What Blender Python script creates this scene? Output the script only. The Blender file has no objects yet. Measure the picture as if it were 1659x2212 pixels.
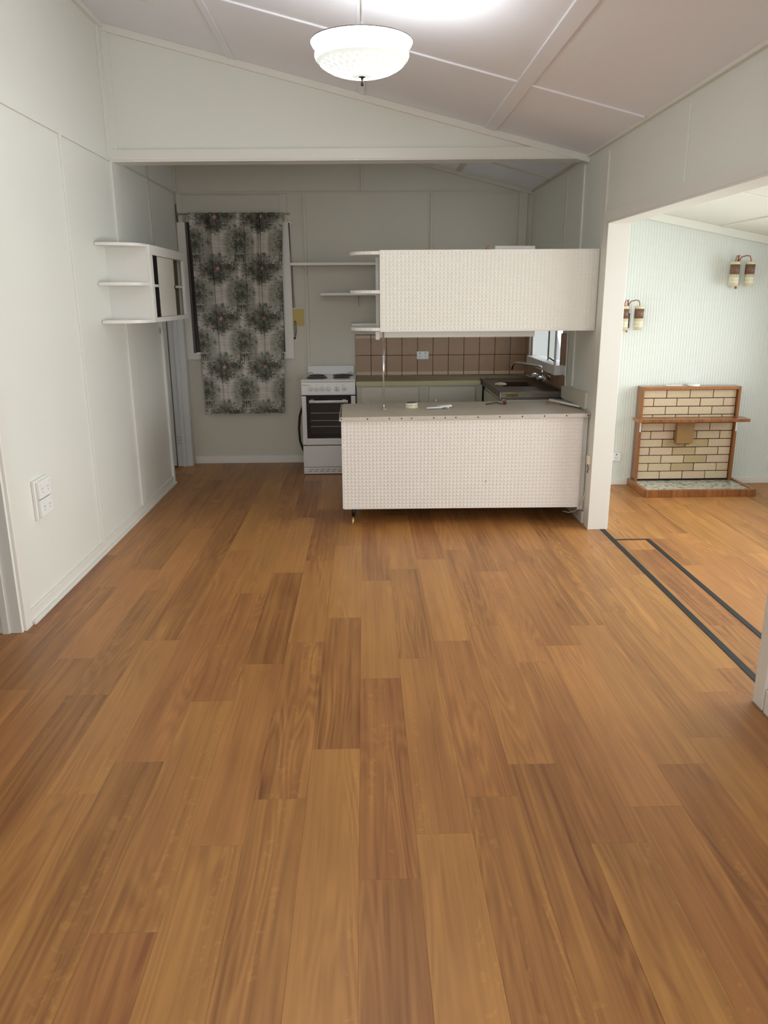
import bpy, bmesh, math, random
import numpy as np
from mathutils import Vector, Matrix
random.seed(7)
S = bpy.context.scene
COL = S.collection
# ------------------------------------------------------------------ camera
def vec(*a): return Vector(a)
H = 1.62; PITCH = math.radians(15.6569); YAW = math.radians(1.38593); ROLL = 0.006
F_ = vec(math.sin(YAW)*math.cos(PITCH), math.cos(YAW)*math.cos(PITCH), -math.sin(PITCH))
R_ = vec(math.cos(YAW), -math.sin(YAW), 0); U_ = R_.cross(F_)
R2 = math.cos(ROLL)*R_ - math.sin(ROLL)*U_; U2 = math.sin(ROLL)*R_ + math.cos(ROLL)*U_
cd = bpy.data.cameras.new('camera'); cam = bpy.data.objects.new('camera', cd); COL.objects.link(cam)
cd.sensor_fit = 'HORIZONTAL'; cd.sensor_width = 36; cd.lens = 36*1660/1659; cd.clip_start = .05
m = Matrix((R2, U2, -F_)).transposed().to_4x4(); m.translation = (0, 0, H); cam.matrix_world = m
S.camera = cam
# ------------------------------------------------------------------ world, lights, exposure
w = bpy.data.worlds.new('daylight'); S.world = w; w.use_nodes = True
bg = w.node_tree.nodes['Background']; bg.inputs[0].default_value = (.86, .93, 1, 1); bg.inputs[1].default_value = .85
S.view_settings.view_transform = 'Standard'; S.view_settings.look = 'None'
S.view_settings.gamma = 1; S.view_settings.exposure = 0.34; S.view_settings.use_curve_mapping = False
def area(name, loc, aim, sx, sy, power, col=(1, 1, 1), spread=180):
    l = bpy.data.lights.new(name, 'AREA'); l.shape = 'RECTANGLE'; l.size = sx; l.size_y = sy
    l.energy = power; l.color = col; l.spread = math.radians(spread)
    o = bpy.data.objects.new(name, l); COL.objects.link(o); o.location = loc
    o.rotation_euler = (Vector(aim)-Vector(loc)).to_track_quat('-Z', 'Y').to_euler()
    return o
area('daylight_front_windows', (-.1, -2.28, 1.6), (-.1, 5, 2.3), 2.6, 1.3, 34, (.95, .985, 1))
area('added_side_fill', (1.66, -.35, 1.5), (-2, .6, 1.3), 1.7, 1.1, 24, (.95, .99, 1))  # added fill light behind the camera, brightens the near left wall
area('daylight_living_window', (3.86, 4.4, 1.25), (1.7, 4.4, 1.1), 3.2, 1.05, 51, (.95, 1, .99), 120)
area('daylight_living_front', (2.85, .72, 1.3), (2.85, 5, 1.2), 1.8, 1.3, 18, (.96, 1, .99))
area('daylight_kitchen_window', (1.80, 7.0, 1.5), (0, 6.7, .9), .7, .75, 3.5, (.9, .95, 1))
area('daylight_hall', (-2.6, 6.2, 2.45), (-2.6, 6.6, 0), .6, .9, 3.5, (.95, .98, 1))
# ------------------------------------------------------------------ materials
MATS = {}
def srgb(c): return tuple(((x/12.92) if x <= .04045 else ((x+.055)/1.055)**2.4) for x in [v/255 for v in c])
def mat(name, rgb, rough=.5, metal=0, bump=0, bscale=200, var=0, vscale=6, spec=.5, coat=0):
    if name in MATS: return MATS[name]
    M = bpy.data.materials.new(name); M.use_nodes = True; nt = M.node_tree; b = nt.nodes['Principled BSDF']
    c = srgb(rgb); b.inputs['Base Color'].default_value = (*c, 1); b.inputs['Roughness'].default_value = rough
    b.inputs['Metallic'].default_value = metal; b.inputs['Specular IOR Level'].default_value = spec
    b.inputs['Coat Weight'].default_value = coat
    tc = nt.nodes.new('ShaderNodeTexCoord')
    if bump:
        n = nt.nodes.new('ShaderNodeTexNoise'); n.inputs['Scale'].default_value = bscale; n.inputs['Detail'].default_value = 3
        nt.links.new(tc.outputs['Object'], n.inputs['Vector'])
        bp = nt.nodes.new('ShaderNodeBump'); bp.inputs['Strength'].default_value = bump; bp.inputs['Distance'].default_value = .002
        nt.links.new(n.outputs['Fac'], bp.inputs['Height']); nt.links.new(bp.outputs['Normal'], b.inputs['Normal'])
    if var:
        n = nt.nodes.new('ShaderNodeTexNoise'); n.inputs['Scale'].default_value = vscale; n.inputs['Detail'].default_value = 5
        nt.links.new(tc.outputs['Object'], n.inputs['Vector'])
        mx = nt.nodes.new('ShaderNodeMix'); mx.data_type = 'RGBA'
        mx.inputs['A'].default_value = (*[x*(1-var) for x in c], 1); mx.inputs['B'].default_value = (*[min(1, x*(1+var)) for x in c], 1)
        nt.links.new(n.outputs['Fac'], mx.inputs['Factor']); nt.links.new(mx.outputs['Result'], b.inputs['Base Color'])
    MATS[name] = M; return M
WALL = mat('wall_paint', (228, 228, 220), .45, bump=.12, bscale=160, var=.02, vscale=2)
KWALL = mat('kitchen_wall_paint', (208, 203, 188), .45, bump=.12, bscale=160, var=.03, vscale=2)
CEIL = mat('ceiling_paint', (240, 240, 246), .6, bump=.1, bscale=160, var=.02, vscale=2)
TRIM = mat('gloss_trim_paint', (230, 227, 219), .3, bump=.15, bscale=60, var=.02, vscale=5)
LIVW = mat('living_wall_paint', (222, 227, 222), .5, bump=.05)
LIVC = mat('living_ceiling_paint', (228, 229, 220), .6)
BLUE = mat('cool_trim_paint', (208, 209, 204), .35, bump=.15, bscale=60, var=.03)
JOINT = mat('panel_joint', (120, 112, 98), .8)
CABW = mat('cabinet_white', (232, 230, 224), .35, bump=.1, bscale=60)
VINYL = mat('moulded_vinyl', (238, 234, 224), .45)
VINYL2 = mat('moulded_vinyl_base', (238, 231, 224), .45)
LAM = mat('worn_laminate', (206, 196, 178), .45, var=.10, vscale=5, bump=.1)
BENCH = mat('olive_bench_laminate', (150, 140, 108), .5, var=.06)
BEDGE = mat('bench_edge_cream', (196, 190, 150), .5, var=.05)
ALU = mat('aluminium_strip', (205, 195, 185), .35, .55, var=.12, vscale=20)
CHROME = mat('chrome', (225, 225, 225), .12, 1)
STEEL = mat('stainless_steel', (112, 103, 92), .38, .8, var=.25, vscale=14, bump=.1)
STAIN = mat('rust_stain', (110, 95, 30), .7, var=.3, vscale=30)
BLACK = mat('black_paint', (14, 13, 13), .4)
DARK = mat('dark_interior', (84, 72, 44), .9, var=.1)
BLIND = mat('charcoal_blind', (104, 98, 93), .8)
BRASS = mat('brass', (200, 165, 120), .3, .9)
OWHITE = mat('oven_enamel', (226, 224, 222), .2, coat=.3)
OGLASS = mat('oven_glass', (9, 8, 8), .12, spec=.3)
PLATE = mat('hotplate_iron', (36, 33, 31), .5, var=.2, vscale=30)
SILV = mat('hotplate_ring', (150, 145, 138), .3, .8)
PLAST = mat('cream_plastic', (236, 228, 200), .4)
WPLAST = mat('white_plastic', (236, 236, 234), .35)
RED = mat('dark_red_plastic', (110, 28, 18), .4)
TAN = mat('tan_block', (170, 135, 95), .7, var=.15, vscale=40)
MUST = mat('mustard_plate', (208, 182, 112), .7, var=.06)
TAPE = mat('black_trim_strip', (16, 18, 18), .6)
TGREY = mat('grey_rod', (110, 104, 98), .35, .7)
COPPER = mat('copper_arm', (170, 110, 90), .35, .7)
SHBR = mat('brown_shade_band', (116, 84, 66), .5, var=.15, vscale=30)
SHCR = mat('cream_shade', (214, 206, 172), .5, var=.05)
WOODP = mat('pole_wood', (175, 165, 140), .5)
GROUT = mat('dark_grout', (40, 24, 19), .9)
BRWN = mat('ochre_metal_box', (146, 112, 66), .45, var=.12, vscale=25)
SUBF = mat('subfloor', (96, 62, 34), .6)

def wood_mat(name, light, dark, rough, gscale=(9, 1.1), tonevar=.5, usecol=True, coat=0.0):
    M = bpy.data.materials.new(name); M.use_nodes = True; nt = M.node_tree; N = nt.nodes; L = nt.links
    b = N['Principled BSDF']; b.inputs['Roughness'].default_value = rough; b.inputs['Coat Weight'].default_value = coat
    tc = N.new('ShaderNodeTexCoord'); oi = N.new('ShaderNodeObjectInfo')
    off = N.new('ShaderNodeVectorMath'); off.operation = 'SCALE'; off.inputs[0].default_value = (37.1, 91.7, 13.3)
    L.new(oi.outputs['Random'], off.inputs['Scale'])
    add = N.new('ShaderNodeVectorMath'); L.new(tc.outputs['Object'], add.inputs[0]); L.new(off.outputs[0], add.inputs[1])
    def scaled(sx, sy, sz=1):
        m_ = N.new('ShaderNodeVectorMath'); m_.operation = 'MULTIPLY'; m_.inputs[1].default_value = (sx, sy, sz)
        L.new(add.outputs[0], m_.inputs[0]); return m_.outputs[0]
    def noise(v, s, d=4, dist=0):
        n = N.new('ShaderNodeTexNoise'); n.inputs['Scale'].default_value = s; n.inputs['Detail'].default_value = d
        n.inputs['Distortion'].default_value = dist; L.new(v, n.inputs['Vector']); return n.outputs['Fac']
    def math_(op, a, b_=None, c=None):
        n = N.new('ShaderNodeMath'); n.operation = op
        for i, x in enumerate((a, b_, c)):
            if x is None: continue
            if isinstance(x, (int, float)): n.inputs[i].default_value = x
            else: L.new(x, n.inputs[i])
        return n.outputs[0]
    # cathedral grain: contour lines of a stretched smooth field
    field = noise(scaled(gscale[0], gscale[1]*.75), 1.0, 1.2, .15)
    rings = math_('SINE', math_('MULTIPLY', field, 80))
    rings = math_('SMOOTH_MIN', math_('ADD', math_('MULTIPLY', rings, .5), .5), .92, .1)
    mask = noise(scaled(5, .9), 1.0, 2)
    mask = math_('MINIMUM', math_('MAXIMUM', math_('MULTIPLY', math_('SUBTRACT', mask, .42), 5), 0), 1)
    fine = noise(scaled(90, 2.2), 1.0, 4, .1)
    streak = noise(scaled(22, .7), 1.0, 3, .4)
    cloud = noise(scaled(7, 1.6), 1.0, 3)
    sep = N.new('ShaderNodeSeparateColor'); L.new(oi.outputs['Color'], sep.inputs[0])
    tone = sep.outputs[0] if usecol else oi.outputs['Random']
    amp = math_('ADD', math_('MULTIPLY', math_('SUBTRACT', 1.0, tone), .72), .28)
    lines = noise(scaled(48, .9), 1.0, 3, .25)
    v = math_('MULTIPLY', math_('ADD', math_('SUBTRACT', streak, .5), math_('SUBTRACT', lines, .5)), amp)
    v = math_('ADD', v, math_('MULTIPLY', math_('SUBTRACT', fine, .5), .55))
    v = math_('ADD', v, math_('MULTIPLY', math_('SUBTRACT', cloud, .5), .6))
    v = math_('ADD', v, math_('MULTIPLY', math_('MULTIPLY', math_('SUBTRACT', rings, .5), mask), -.30))
    # dark thin checks
    chk = noise(scaled(60, 1.5), 1.0, 2, .2); chk = math_('MULTIPLY', math_('GREATER_THAN', chk, .80), -.35)
    v = math_('ADD', v, chk)
    # pale curly flecks running in bands
    fl = noise(scaled(35, 28), 1.0, 3, .6); fb = noise(scaled(11, .5), 1.0, 1)
    fl = math_('MULTIPLY', math_('GREATER_THAN', fl, .60), math_('MULTIPLY', math_('GREATER_THAN', fb, .62), .16))
    v = math_('ADD', v, fl)
    fac = math_('ADD', math_('MULTIPLY', tone, tonevar), math_('ADD', math_('MULTIPLY', v, .85), .5-.5*tonevar))
    mx = N.new('ShaderNodeMix'); mx.data_type = 'RGBA'; mx.clamp_factor = True
    mx.inputs['A'].default_value = (*srgb(dark), 1); mx.inputs['B'].default_value = (*srgb(light), 1)
    L.new(fac, mx.inputs['Factor'])
    last = mx.outputs['Result']
    if usecol:   # slight warm / cool shift per plank
        hs = N.new('ShaderNodeHueSaturation'); L.new(last, hs.inputs['Color'])
        L.new(math_('ADD', math_('MULTIPLY', sep.outputs[1], .007), .4965), hs.inputs['Hue'])
        last = hs.outputs['Color']
    L.new(last, b.inputs['Base Color'])
    bp = N.new('ShaderNodeBump'); bp.inputs['Strength'].default_value = .12; bp.inputs['Distance'].default_value = .001
    L.new(fine, bp.inputs['Height']); L.new(bp.outputs['Normal'], b.inputs['Normal'])
    MATS[name] = M; return M
PLANK = wood_mat('oak_vinyl_plank', (200, 142, 78), (120, 72, 38), .42, tonevar=.37)
OAK = wood_mat('varnished_timber', (178, 118, 64), (112, 63, 31), .28, gscale=(14, 2), usecol=False, coat=.3)

# ------------------------------------------------------------------ geometry helpers
class MB:
    def __init__(s): s.v = []; s.f = []; s.sm = []
    def add(s, vs, fs, smooth=False):
        o = len(s.v); s.v += [tuple(v) for v in vs]; s.f += [tuple(i+o for i in f) for f in fs]; s.sm += [smooth]*len(fs); return s
    def box(s, x0, x1, y0, y1, z0, z1):
        return s.hexa([(x0, y0, z0), (x1, y0, z0), (x1, y1, z0), (x0, y1, z0), (x0, y0, z1), (x1, y0, z1), (x1, y1, z1), (x0, y1, z1)])
    def hexa(s, c): return s.add(c, [(3, 2, 1, 0), (4, 5, 6, 7), (0, 1, 5, 4), (1, 2, 6, 5), (2, 3, 7, 6), (3, 0, 4, 7)])
    def tube(s, pts, r, n=10, caps=True):
        pts = [Vector(p) for p in pts]; rs = r if isinstance(r, (list, tuple)) else [r]*len(pts)
        vs = []; prev = None
        for i, p in enumerate(pts):
            d = (pts[min(i+1, len(pts)-1)]-pts[max(i-1, 0)]).normalized()
            if prev is None: a = d.orthogonal().normalized()
            else: a = (prev-d*prev.dot(d)).normalized()
            prev = a; b = d.cross(a)
            for k in range(n):
                t = 2*math.pi*k/n; vs.append(p+rs[i]*(math.cos(t)*a+math.sin(t)*b))
        fs = [(i*n+k, i*n+(k+1) % n, (i+1)*n+(k+1) % n, (i+1)*n+k) for i in range(len(pts)-1) for k in range(n)]
        s.add(vs, fs, True)
        if caps:
            o = len(pts)*n
            s.add(vs[:n], [tuple(range(n-1, -1, -1))]); s.add(vs[-n:], [tuple(range(n))])
        return s
    def lathe(s, prof, c, axis='Z', n=32, smooth=True):
        vs = []
        for r, h in prof:
            for k in range(n):
                t = 2*math.pi*k/n; a, b = r*math.cos(t), r*math.sin(t)
                v = {'Z': (a, b, h), 'Y': (a, h, b), 'X': (h, a, b)}[axis]
                vs.append((v[0]+c[0], v[1]+c[1], v[2]+c[2]))
        fs = [(i*n+k, i*n+(k+1) % n, (i+1)*n+(k+1) % n, (i+1)*n+k) for i in range(len(prof)-1) for k in range(n)]
        if prof[0][0] > 1e-6: fs.append(tuple(range(n-1, -1, -1)))
        if prof[-1][0] > 1e-6: fs.append(tuple((len(prof)-1)*n+k for k in range(n)))
        return s.add(vs, fs, smooth)
    def prism(s, poly, z0, z1):      # polygon in XY, counter-clockwise
        n = len(poly); vs = [(x, y, z0) for x, y in poly]+[(x, y, z1) for x, y in poly]
        return s.add(vs, [tuple(range(n-1, -1, -1)), tuple(range(n, 2*n))]+[(i, (i+1) % n, n+(i+1) % n, n+i) for i in range(n)])
    def build(s, name, material, parent=None, bevel=0, loc=None, structure=False):
        if parent is not None:
            org = Vector((0, 0, 0)); p = parent
            while p is not None: org += p.location; p = p.parent
        elif loc is not None: org = Vector(loc)
        else:
            xs, ys, zs = zip(*s.v); org = Vector(((min(xs)+max(xs))/2, (min(ys)+max(ys))/2, min(zs)))
        me = bpy.data.meshes.new(name); me.from_pydata([(v[0]-org[0], v[1]-org[1], v[2]-org[2]) for v in s.v], [], s.f)
        me.polygons.foreach_set('use_smooth', s.sm)
        bm = bmesh.new(); bm.from_mesh(me); bmesh.ops.remove_doubles(bm, verts=bm.verts, dist=1e-6)
        bmesh.ops.recalc_face_normals(bm, faces=bm.faces); bm.to_mesh(me); bm.free()
        me.materials.append(material)
        o = bpy.data.objects.new(name, me); COL.objects.link(o)
        if parent is not None: o.parent = parent
        else: o.location = org
        if bevel:
            md = o.modifiers.new('edge', 'BEVEL'); md.width = bevel; md.segments = 2; md.limit_method = 'ANGLE'
        if structure: o['kind'] = 'structure'
        return o
def B(*a): return MB().box(*a)
def thing(name, loc, label, cat, group=None):
    o = bpy.data.objects.new(name, None); COL.objects.link(o); o.location = loc; o.empty_display_size = .1
    o['label'] = label; o['category'] = cat
    if group: o['group'] = group
    return o
def tag(o, label, cat, group=None):
    o['label'] = label; o['category'] = cat
    if group: o['group'] = group
    return o
def struct(name, mb, m_, bevel=0): return mb.build(name, m_, None, bevel, structure=True)

# ------------------------------------------------------------------ setting
XL, XR, XR2 = -1.74, 1.60, 1.72
YB = 7.70; YF = -2.4; YLIV = 6.60; XE = 3.95
def cz(x): return 3.385-.245*(x-XL)
def lz(x): return 2.27-.195*(x-2.32)
# left wall with two doorways
mb = MB(); x0, x1 = XL-.13, XL
for a in ((YF-.1, 2.55, 0, 3.6), (2.55, 3.63, 2.05, 3.6), (3.63, 6.83, 0, 3.6), (6.83, 7.60, 1.99, 3.6), (7.60, YB+.1, 0, 3.6)):
    mb.box(x0, x1, *a)
wl = struct('wall_left', mb, WALL)
def strip(parent, *a, m_=TRIM, bevel=.002, name='cover_strip'): return B(*a).build(name, m_, parent, bevel)
strip(wl, XL, XL+.011, YF, 5.80, 2.528, 2.541, m_=WALL)
strip(wl, XL, XL+.011, 5.98, YB, 2.545, 2.56, m_=KWALL)
strip(wl, XL, XL+.012, 4.865, 4.90, .075, 2.53, m_=WALL)
strip(wl, XL, XL+.012, 1.9, 1.935, .075, 2.53, m_=WALL)
strip(wl, XL, XL+.014, 5.80, 5.90, .075, 2.54, m_=WALL, name='cover_board')
strip(wl, XL, XL+.014, 5.76, 5.84, 2.54, cz(XL), m_=WALL, name='cover_board')
strip(wl, XL, XL+.011, 6.745, 6.775, 2.0, cz(XL), m_=KWALL)
strip(wl, XL, XL+.02, 6.79, 6.83, 0, 1.99, m_=WALL, name='architrave')
strip(wl, XL, XL+.03, YF, 5.84, cz(XL)-.035, cz(XL)-.006, m_=WALL, name='cornice')
# kitchen door opening: far jamb lining, stop, leaf
def skirting(name, pts_boxes):
    o = MB()
    for b_ in pts_boxes: o.box(*b_)
    return struct(name, o, TRIM, .003)
skirting('baseboard_left', [(XL, XL+.014, 3.705, 6.79, 0, .075), (XL+.014, XL+.032, 3.705, 6.83, 0, .02)])
skirting('baseboard_left_front', [(XL, XL+.014, YF, 2.48, 0, .075)])
d1 = struct('door_1', B(XL-.13, XL+.018, 7.565, 7.60, 0, 1.99), BLUE, .002)
B(XL-.075, XL-.04, 7.545, 7.565, 0, 1.96).build('door_stop', BLUE, d1, .002)
B(XL, XL+.022, 7.575, 7.66, 0, 2.03).build('architrave', BLUE, d1, .003)
B(XL-.16, XL+.0, 6.83, 7.60, 1.965, 1.99).build('head_jamb', BLUE, d1, .002)
B(XL-.13, XL, 6.83, 6.85, 0, 1.965).build('near_jamb', TRIM, d1, .002)
B(XL-.80, XL-.135, 7.53, 7.565, .012, 1.96).build('door_leaf', BLUE, d1, .002)
hg = B(XL-.118, XL-.078, 7.558, 7.565, .22, .31).build('hinge', BLUE, d1, .001)
mb = MB()
for k in range(3): mb.lathe([(.0035, 0), (.0035, -.003)], (XL-.108, 7.558, .235+.03*k), 'Y', 8).lathe([(.0035, 0), (.0035, -.003)], (XL-.09, 7.558, .235+.03*k), 'Y', 8)
mb.build('screw', BLACK, hg)
B(XL+.016, XL+.026, 6.755, 6.80, 1.33, 1.37).build('latch_plate', TRIM, d1, .002)
B(XL+.002, XL-.02, 6.848, 6.853, 1.28, 1.37).build('strike_plate', BLACK, d1)
# near left doorway
d2 = struct('door_2', B(XL-.13, XL+.004, 3.605, 3.63, 0, 2.05), TRIM, .002)
B(XL, XL+.020, 3.625, 3.70, 0, 2.12).build('architrave', TRIM, d2, .006)
B(XL, XL+.020, 2.48, 3.625, 2.05, 2.12).build('head_architrave', TRIM, d2, .006)
B(XL, XL+.020, 2.48, 2.555, 0, 2.05).build('architrave', TRIM, d2, .006)
B(XL-.09, XL-.055, 3.593, 3.605, 0, 2.03).build('door_stop', TRIM, d2, .002)
# hall behind the left wall
mb = MB().box(-3.4, -3.3, 1.5, 7.9, 0, 2.6).box(-3.3, XL-.13, 7.8, 7.9, 0, 2.6).box(-3.3, XL-.13, 1.5, 1.6, 0, 2.6)
struct('wall_hall', mb, BLUE)
struct('ceiling_hall', B(-3.4, XL-.13, 1.5, 7.9, 2.6, 2.66), BLUE)
# back wall with window opening
mb = MB()
for a in ((XL-.13, -1.66, 0, 3.6), (-1.66, -.77, 0, 1.09), (-1.66, -.77, 2.30, 3.6), (-.77, XR+.02, 0, 3.6)):
    mb.box(a[0], a[1], YB, YB+.12, a[2], a[3])
wb = struct('wall_back', mb, KWALL)
strip(wb, XL, XR, YB-.012, YB, 2.547, 2.562, m_=KWALL)
strip(wb, -.556, -.53, YB-.012, YB, .08, 2.547, m_=KWALL)
strip(wb, .64, .665, YB-.012, YB, 1.27, 2.547, m_=KWALL)
strip(wb, -.012, .012, YB-.012, YB, 2.56, 3.0, m_=KWALL)
strip(wb, 1.47, 1.55, YB-.025, YB, 1.27, 2.55, m_=KWALL, name='corner_board')
strip(wb, XL, XL+.022, YB-.022, YB, 2.562, 3.385, m_=KWALL, name='corner_board')
def cornice(parent, xa, xb, y0, y1, drop, t, m_):
    MB().hexa([(xa, y0, cz(xa)-drop), (xb, y0, cz(xb)-drop), (xb, y1, cz(xb)-drop), (xa, y1, cz(xa)-drop),
               (xa, y0, cz(xa)-t), (xb, y0, cz(xb)-t), (xb, y1, cz(xb)-t), (xa, y1, cz(xa)-t)]).build('cornice', m_, parent, .002)
cornice(wb, XL, XR, YB-.03, YB, .04, .0, KWALL)
skirting('baseboard_back', [(XL+.02, -.08, YB-.014, YB, 0, .075)])
# header beam between the two rooms
n_ = 24
mb = MB()
mb.hexa([(XL, 5.85, 2.55), (XR, 5.85, 2.55), (XR, 5.97, 2.55), (XL, 5.97, 2.55), (XL, 5.85, cz(XL)+.05), (XR, 5.85, cz(XR)+.05), (XR, 5.97, cz(XR)+.05), (XL, 5.97, cz(XL)+.05)])
hd = struct('wall_header', mb, WALL)
MB().hexa([(XL, 5.832, 2.540), (XR, 5.832, 2.553), (XR, 5.98, 2.553), (XL, 5.98, 2.540),
           (XL, 5.832, 2.61), (1.26, 5.832, 2.625), (1.26, 5.98, 2.625), (XL, 5.98, 2.61)]).build('bottom_board', TRIM, hd, .003)
MB().hexa([(XL, 5.826, 2.528), (XR, 5.826, 2.545), (XR, 5.98, 2.545), (XL, 5.98, 2.528),
           (XL, 5.826, 2.540), (XR, 5.826, 2.553), (XR, 5.98, 2.553), (XL, 5.98, 2.540)]).build('bottom_bead', TRIM, hd, .002)
cornice(hd, XL, XR, 5.825, 5.85, .045, .0, TRIM)
B(XL, XL+.05, 5.838, 5.85, 2.61, 3.36).build('corner_board', WALL, hd, .003)
B(XL, XL+.012, 5.84, 5.985, .0, 2.53).build('post_board', TRIM, hd, .003)
# right wall, opening and kitchen window
mb = MB()
for a in ((YF-.1, -1.2, 0, 3.0), (-1.2, .5, 0, .95), (-1.2, .5, 2.05, 3.0), (.5, 2.80, 0, 3.0), (2.80, 5.25, 2.08, 3.0), (5.25, 6.30, 0, 3.0), (6.30, 7.45, 0, 1.05), (6.30, 7.45, 1.95, 3.0), (7.45, YB+.12, 0, 1.05), (7.45, YB+.12, 1.95, 3.0)):
    mb.box(XR, XR2, *a)
mb.box(XR, XR+.012, 7.45, YB+.12, 1.05, 1.95)
mb.box(XR2-.012, XR2, 6.30, 6.66, 1.05, 1.95)
wr = struct('wall_right', mb, WALL)
for y in (7.27, 6.40): strip(wr, XR-.011, XR, y-.012, y+.012, 1.35, cz(XR)-.05, m_=KWALL)
strip(wr, XR-.014, XR, 5.90, 5.985, 1.9, cz(XR)-.05, m_=WALL, name='cover_board')
strip(wr, XR-.014, XR, 5.90, 5.985, .95, 1.38, m_=WALL, name='cover_board')
strip(wr, XR-.011, XR, 5.333, 5.352, 0, cz(XR)-.05, m_=TRIM)
strip(wr, XR-.011, XR, 4.06, 4.08, 2.147, cz(XR)-.05, m_=WALL)
strip(wr, XR-.011, XR, 2.84, 2.86, 2.147, cz(XR)-.05, m_=WALL)
strip(wr, XR-.022, XR, YF, 5.83, 2.555, 2.600, m_=TRIM, name='cornice')
strip(wr, XR-.022, XR, 5.98, YB, 2.555, 2.595, m_=KWALL, name='cornice')
strip(wr, XR-.03, XR, YF, 5.83, 2.598, 2.612, m_=WALL, name='cornice_bead')
skirting('baseboard_right', [(XR-.014, XR, 5.40, 6.2, 0, .085), (XR-.014, XR, YF, 2.72, 0, .10)])
B(XR-.012, XR, 5.70, 6.0, 0, .11).build('skirting_return', TRIM, wr, .003)
# trims round the wide opening
t1 = struct('trim_1', B(XR-.012, XR, 5.255, 5.33, 0, 2.08), TRIM, .003)
B(XR-.012, XR, 2.70, 5.33, 2.08, 2.147).build('head_architrave', TRIM, t1, .003)
B(XR-.014, XR, 2.73, 2.80, 0, 2.08).build('architrave', TRIM, t1, .004)
B(XR-.012, XR2+.012, 5.243, 5.255, 0, 2.08).build('far_jamb_lining', TRIM, t1, .002)
B(XR-.012, XR2+.012, 2.80, 2.812, 0, 2.08).build('near_jamb_lining', TRIM, t1, .002)
B(XR-.012, XR2+.012, 2.80, 5.255, 2.068, 2.08).build('head_lining', TRIM, t1, .002)
struct('window_added_side', MB().box(XR+.07, XR+.12, -1.2, -1.15, .95, 2.05).box(XR+.07, XR+.12, .45, .5, .95, 2.05).box(XR+.07, XR+.12, -1.15, .45, .95, 1.0).box(XR+.07, XR+.12, -1.15, .45, 2.0, 2.05), TRIM)  # unseen window frame, added to go with the side fill light
# ceiling sheets with cover strips
def slab(xa, xb, ya, yb, fz, t=.06):
    return MB().hexa([(xa, ya, fz(xa)), (xb, ya, fz(xb)), (xb, yb, fz(xb)), (xa, yb, fz(xa)),
                      (xa, ya, fz(xa)+t), (xb, ya, fz(xb)+t), (xb, yb, fz(xb)+t), (xa, yb, fz(xa)+t)])
cl = struct('ceiling', slab(XL-.13, XR2, YF-.1, YB+.12, cz), CEIL)
def cstrip(xa, xb, ya, yb, t=.010, m_=CEIL, name='cover_strip'):
    MB().hexa([(xa, ya, cz(xa)-t), (xb, ya, cz(xb)-t), (xb, yb, cz(xb)-t), (xa, yb, cz(xa)-t),
               (xa, ya, cz(xa)+.002), (xb, ya, cz(xb)+.002), (xb, yb, cz(xb)+.002), (xa, yb, cz(xa)+.002)]).build(name, m_, cl, .003)
for x, wd in ((-.868, .022), (.004, .022), (.893, .04)): cstrip(x-wd, x+wd, YF, 5.83)
for x in (-.868, .004, .893): cstrip(x-.02, x+.02, 5.98, YB, m_=KWALL)
for y in (4.66, 2.78, .9): 
    for xa, xb in ((XL, -.89), (-.846, -.018), (.026, .853), (.933, XR-.03)): cstrip(xa, xb, y-.018, y+.018)
cstrip(XL, XR, 6.9, 6.93, m_=KWALL)
cstrip(-1.30, -1.19, 4.86, 5.05, .012, TRIM, 'vent_frame')
# front wall with window
mb = MB()
for a in ((XL-.13, -1.4, 0, 3.6), (-1.4, 1.2, 0, .95), (-1.4, 1.2, 2.25, 3.6), (1.2, XR2, 0, 3.6)): mb.box(a[0], a[1], YF-.1, YF, a[2], a[3])
struct('wall_front', mb, WALL)
w3 = struct('window_3', MB().box(-1.4, -1.34, YF-.08, YF-.03, .95, 2.25).box(1.14, 1.2, YF-.08, YF-.03, .95, 2.25).box(-1.34, 1.14, YF-.08, YF-.03, .95, 1.0).box(-1.34, 1.14, YF-.08, YF-.03, 2.2, 2.25), TRIM)
# living room beyond the opening
mb = MB(); pitch = .0235; d = .0026; x = XR2
pts = [(XR2, YLIV)]
while x < XE-.01:
    pts += [(x+.004, YLIV-d), (x+pitch-.004, YLIV-d), (x+pitch, YLIV)]; x += pitch
vs = []; fs = []
for (a, b_) in pts: vs += [(a, b_, 0), (a, b_, lz(a)+.02)]
for i in range(len(pts)-1): fs.append((2*i, 2*i+2, 2*i+3, 2*i+1))
k = len(vs); vs += [(XR2, YLIV+.06, 0), (XR2, YLIV+.06, 2.45), (x, YLIV+.06, 0), (x, YLIV+.06, 2.45)]
mb.add(vs, fs+[(k, k+1, k+3, k+2)])
wlv = struct('wall_living_back', mb, LIVW)
MB().hexa([(XR2, YLIV-.035, lz(XR2)-.06), (XE, YLIV-.035, lz(XE)-.06), (XE, YLIV-.006, lz(XE)-.06), (XR2, YLIV-.006, lz(XR2)-.06),
           (XR2, YLIV-.055, lz(XR2)), (XE, YLIV-.055, lz(XE)), (XE, YLIV-.006, lz(XE)), (XR2, YLIV-.006, lz(XR2))]).build('cornice', LIVC, wlv, .004)
struct('baseboard_living', B(XR2, XE, YLIV-.022, YLIV-.006, 0, .06), TRIM, .003)
clv = struct('ceiling_living', slab(XR2, XE+.1, .5, YLIV+.1, lz, .05), LIVC)
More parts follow.
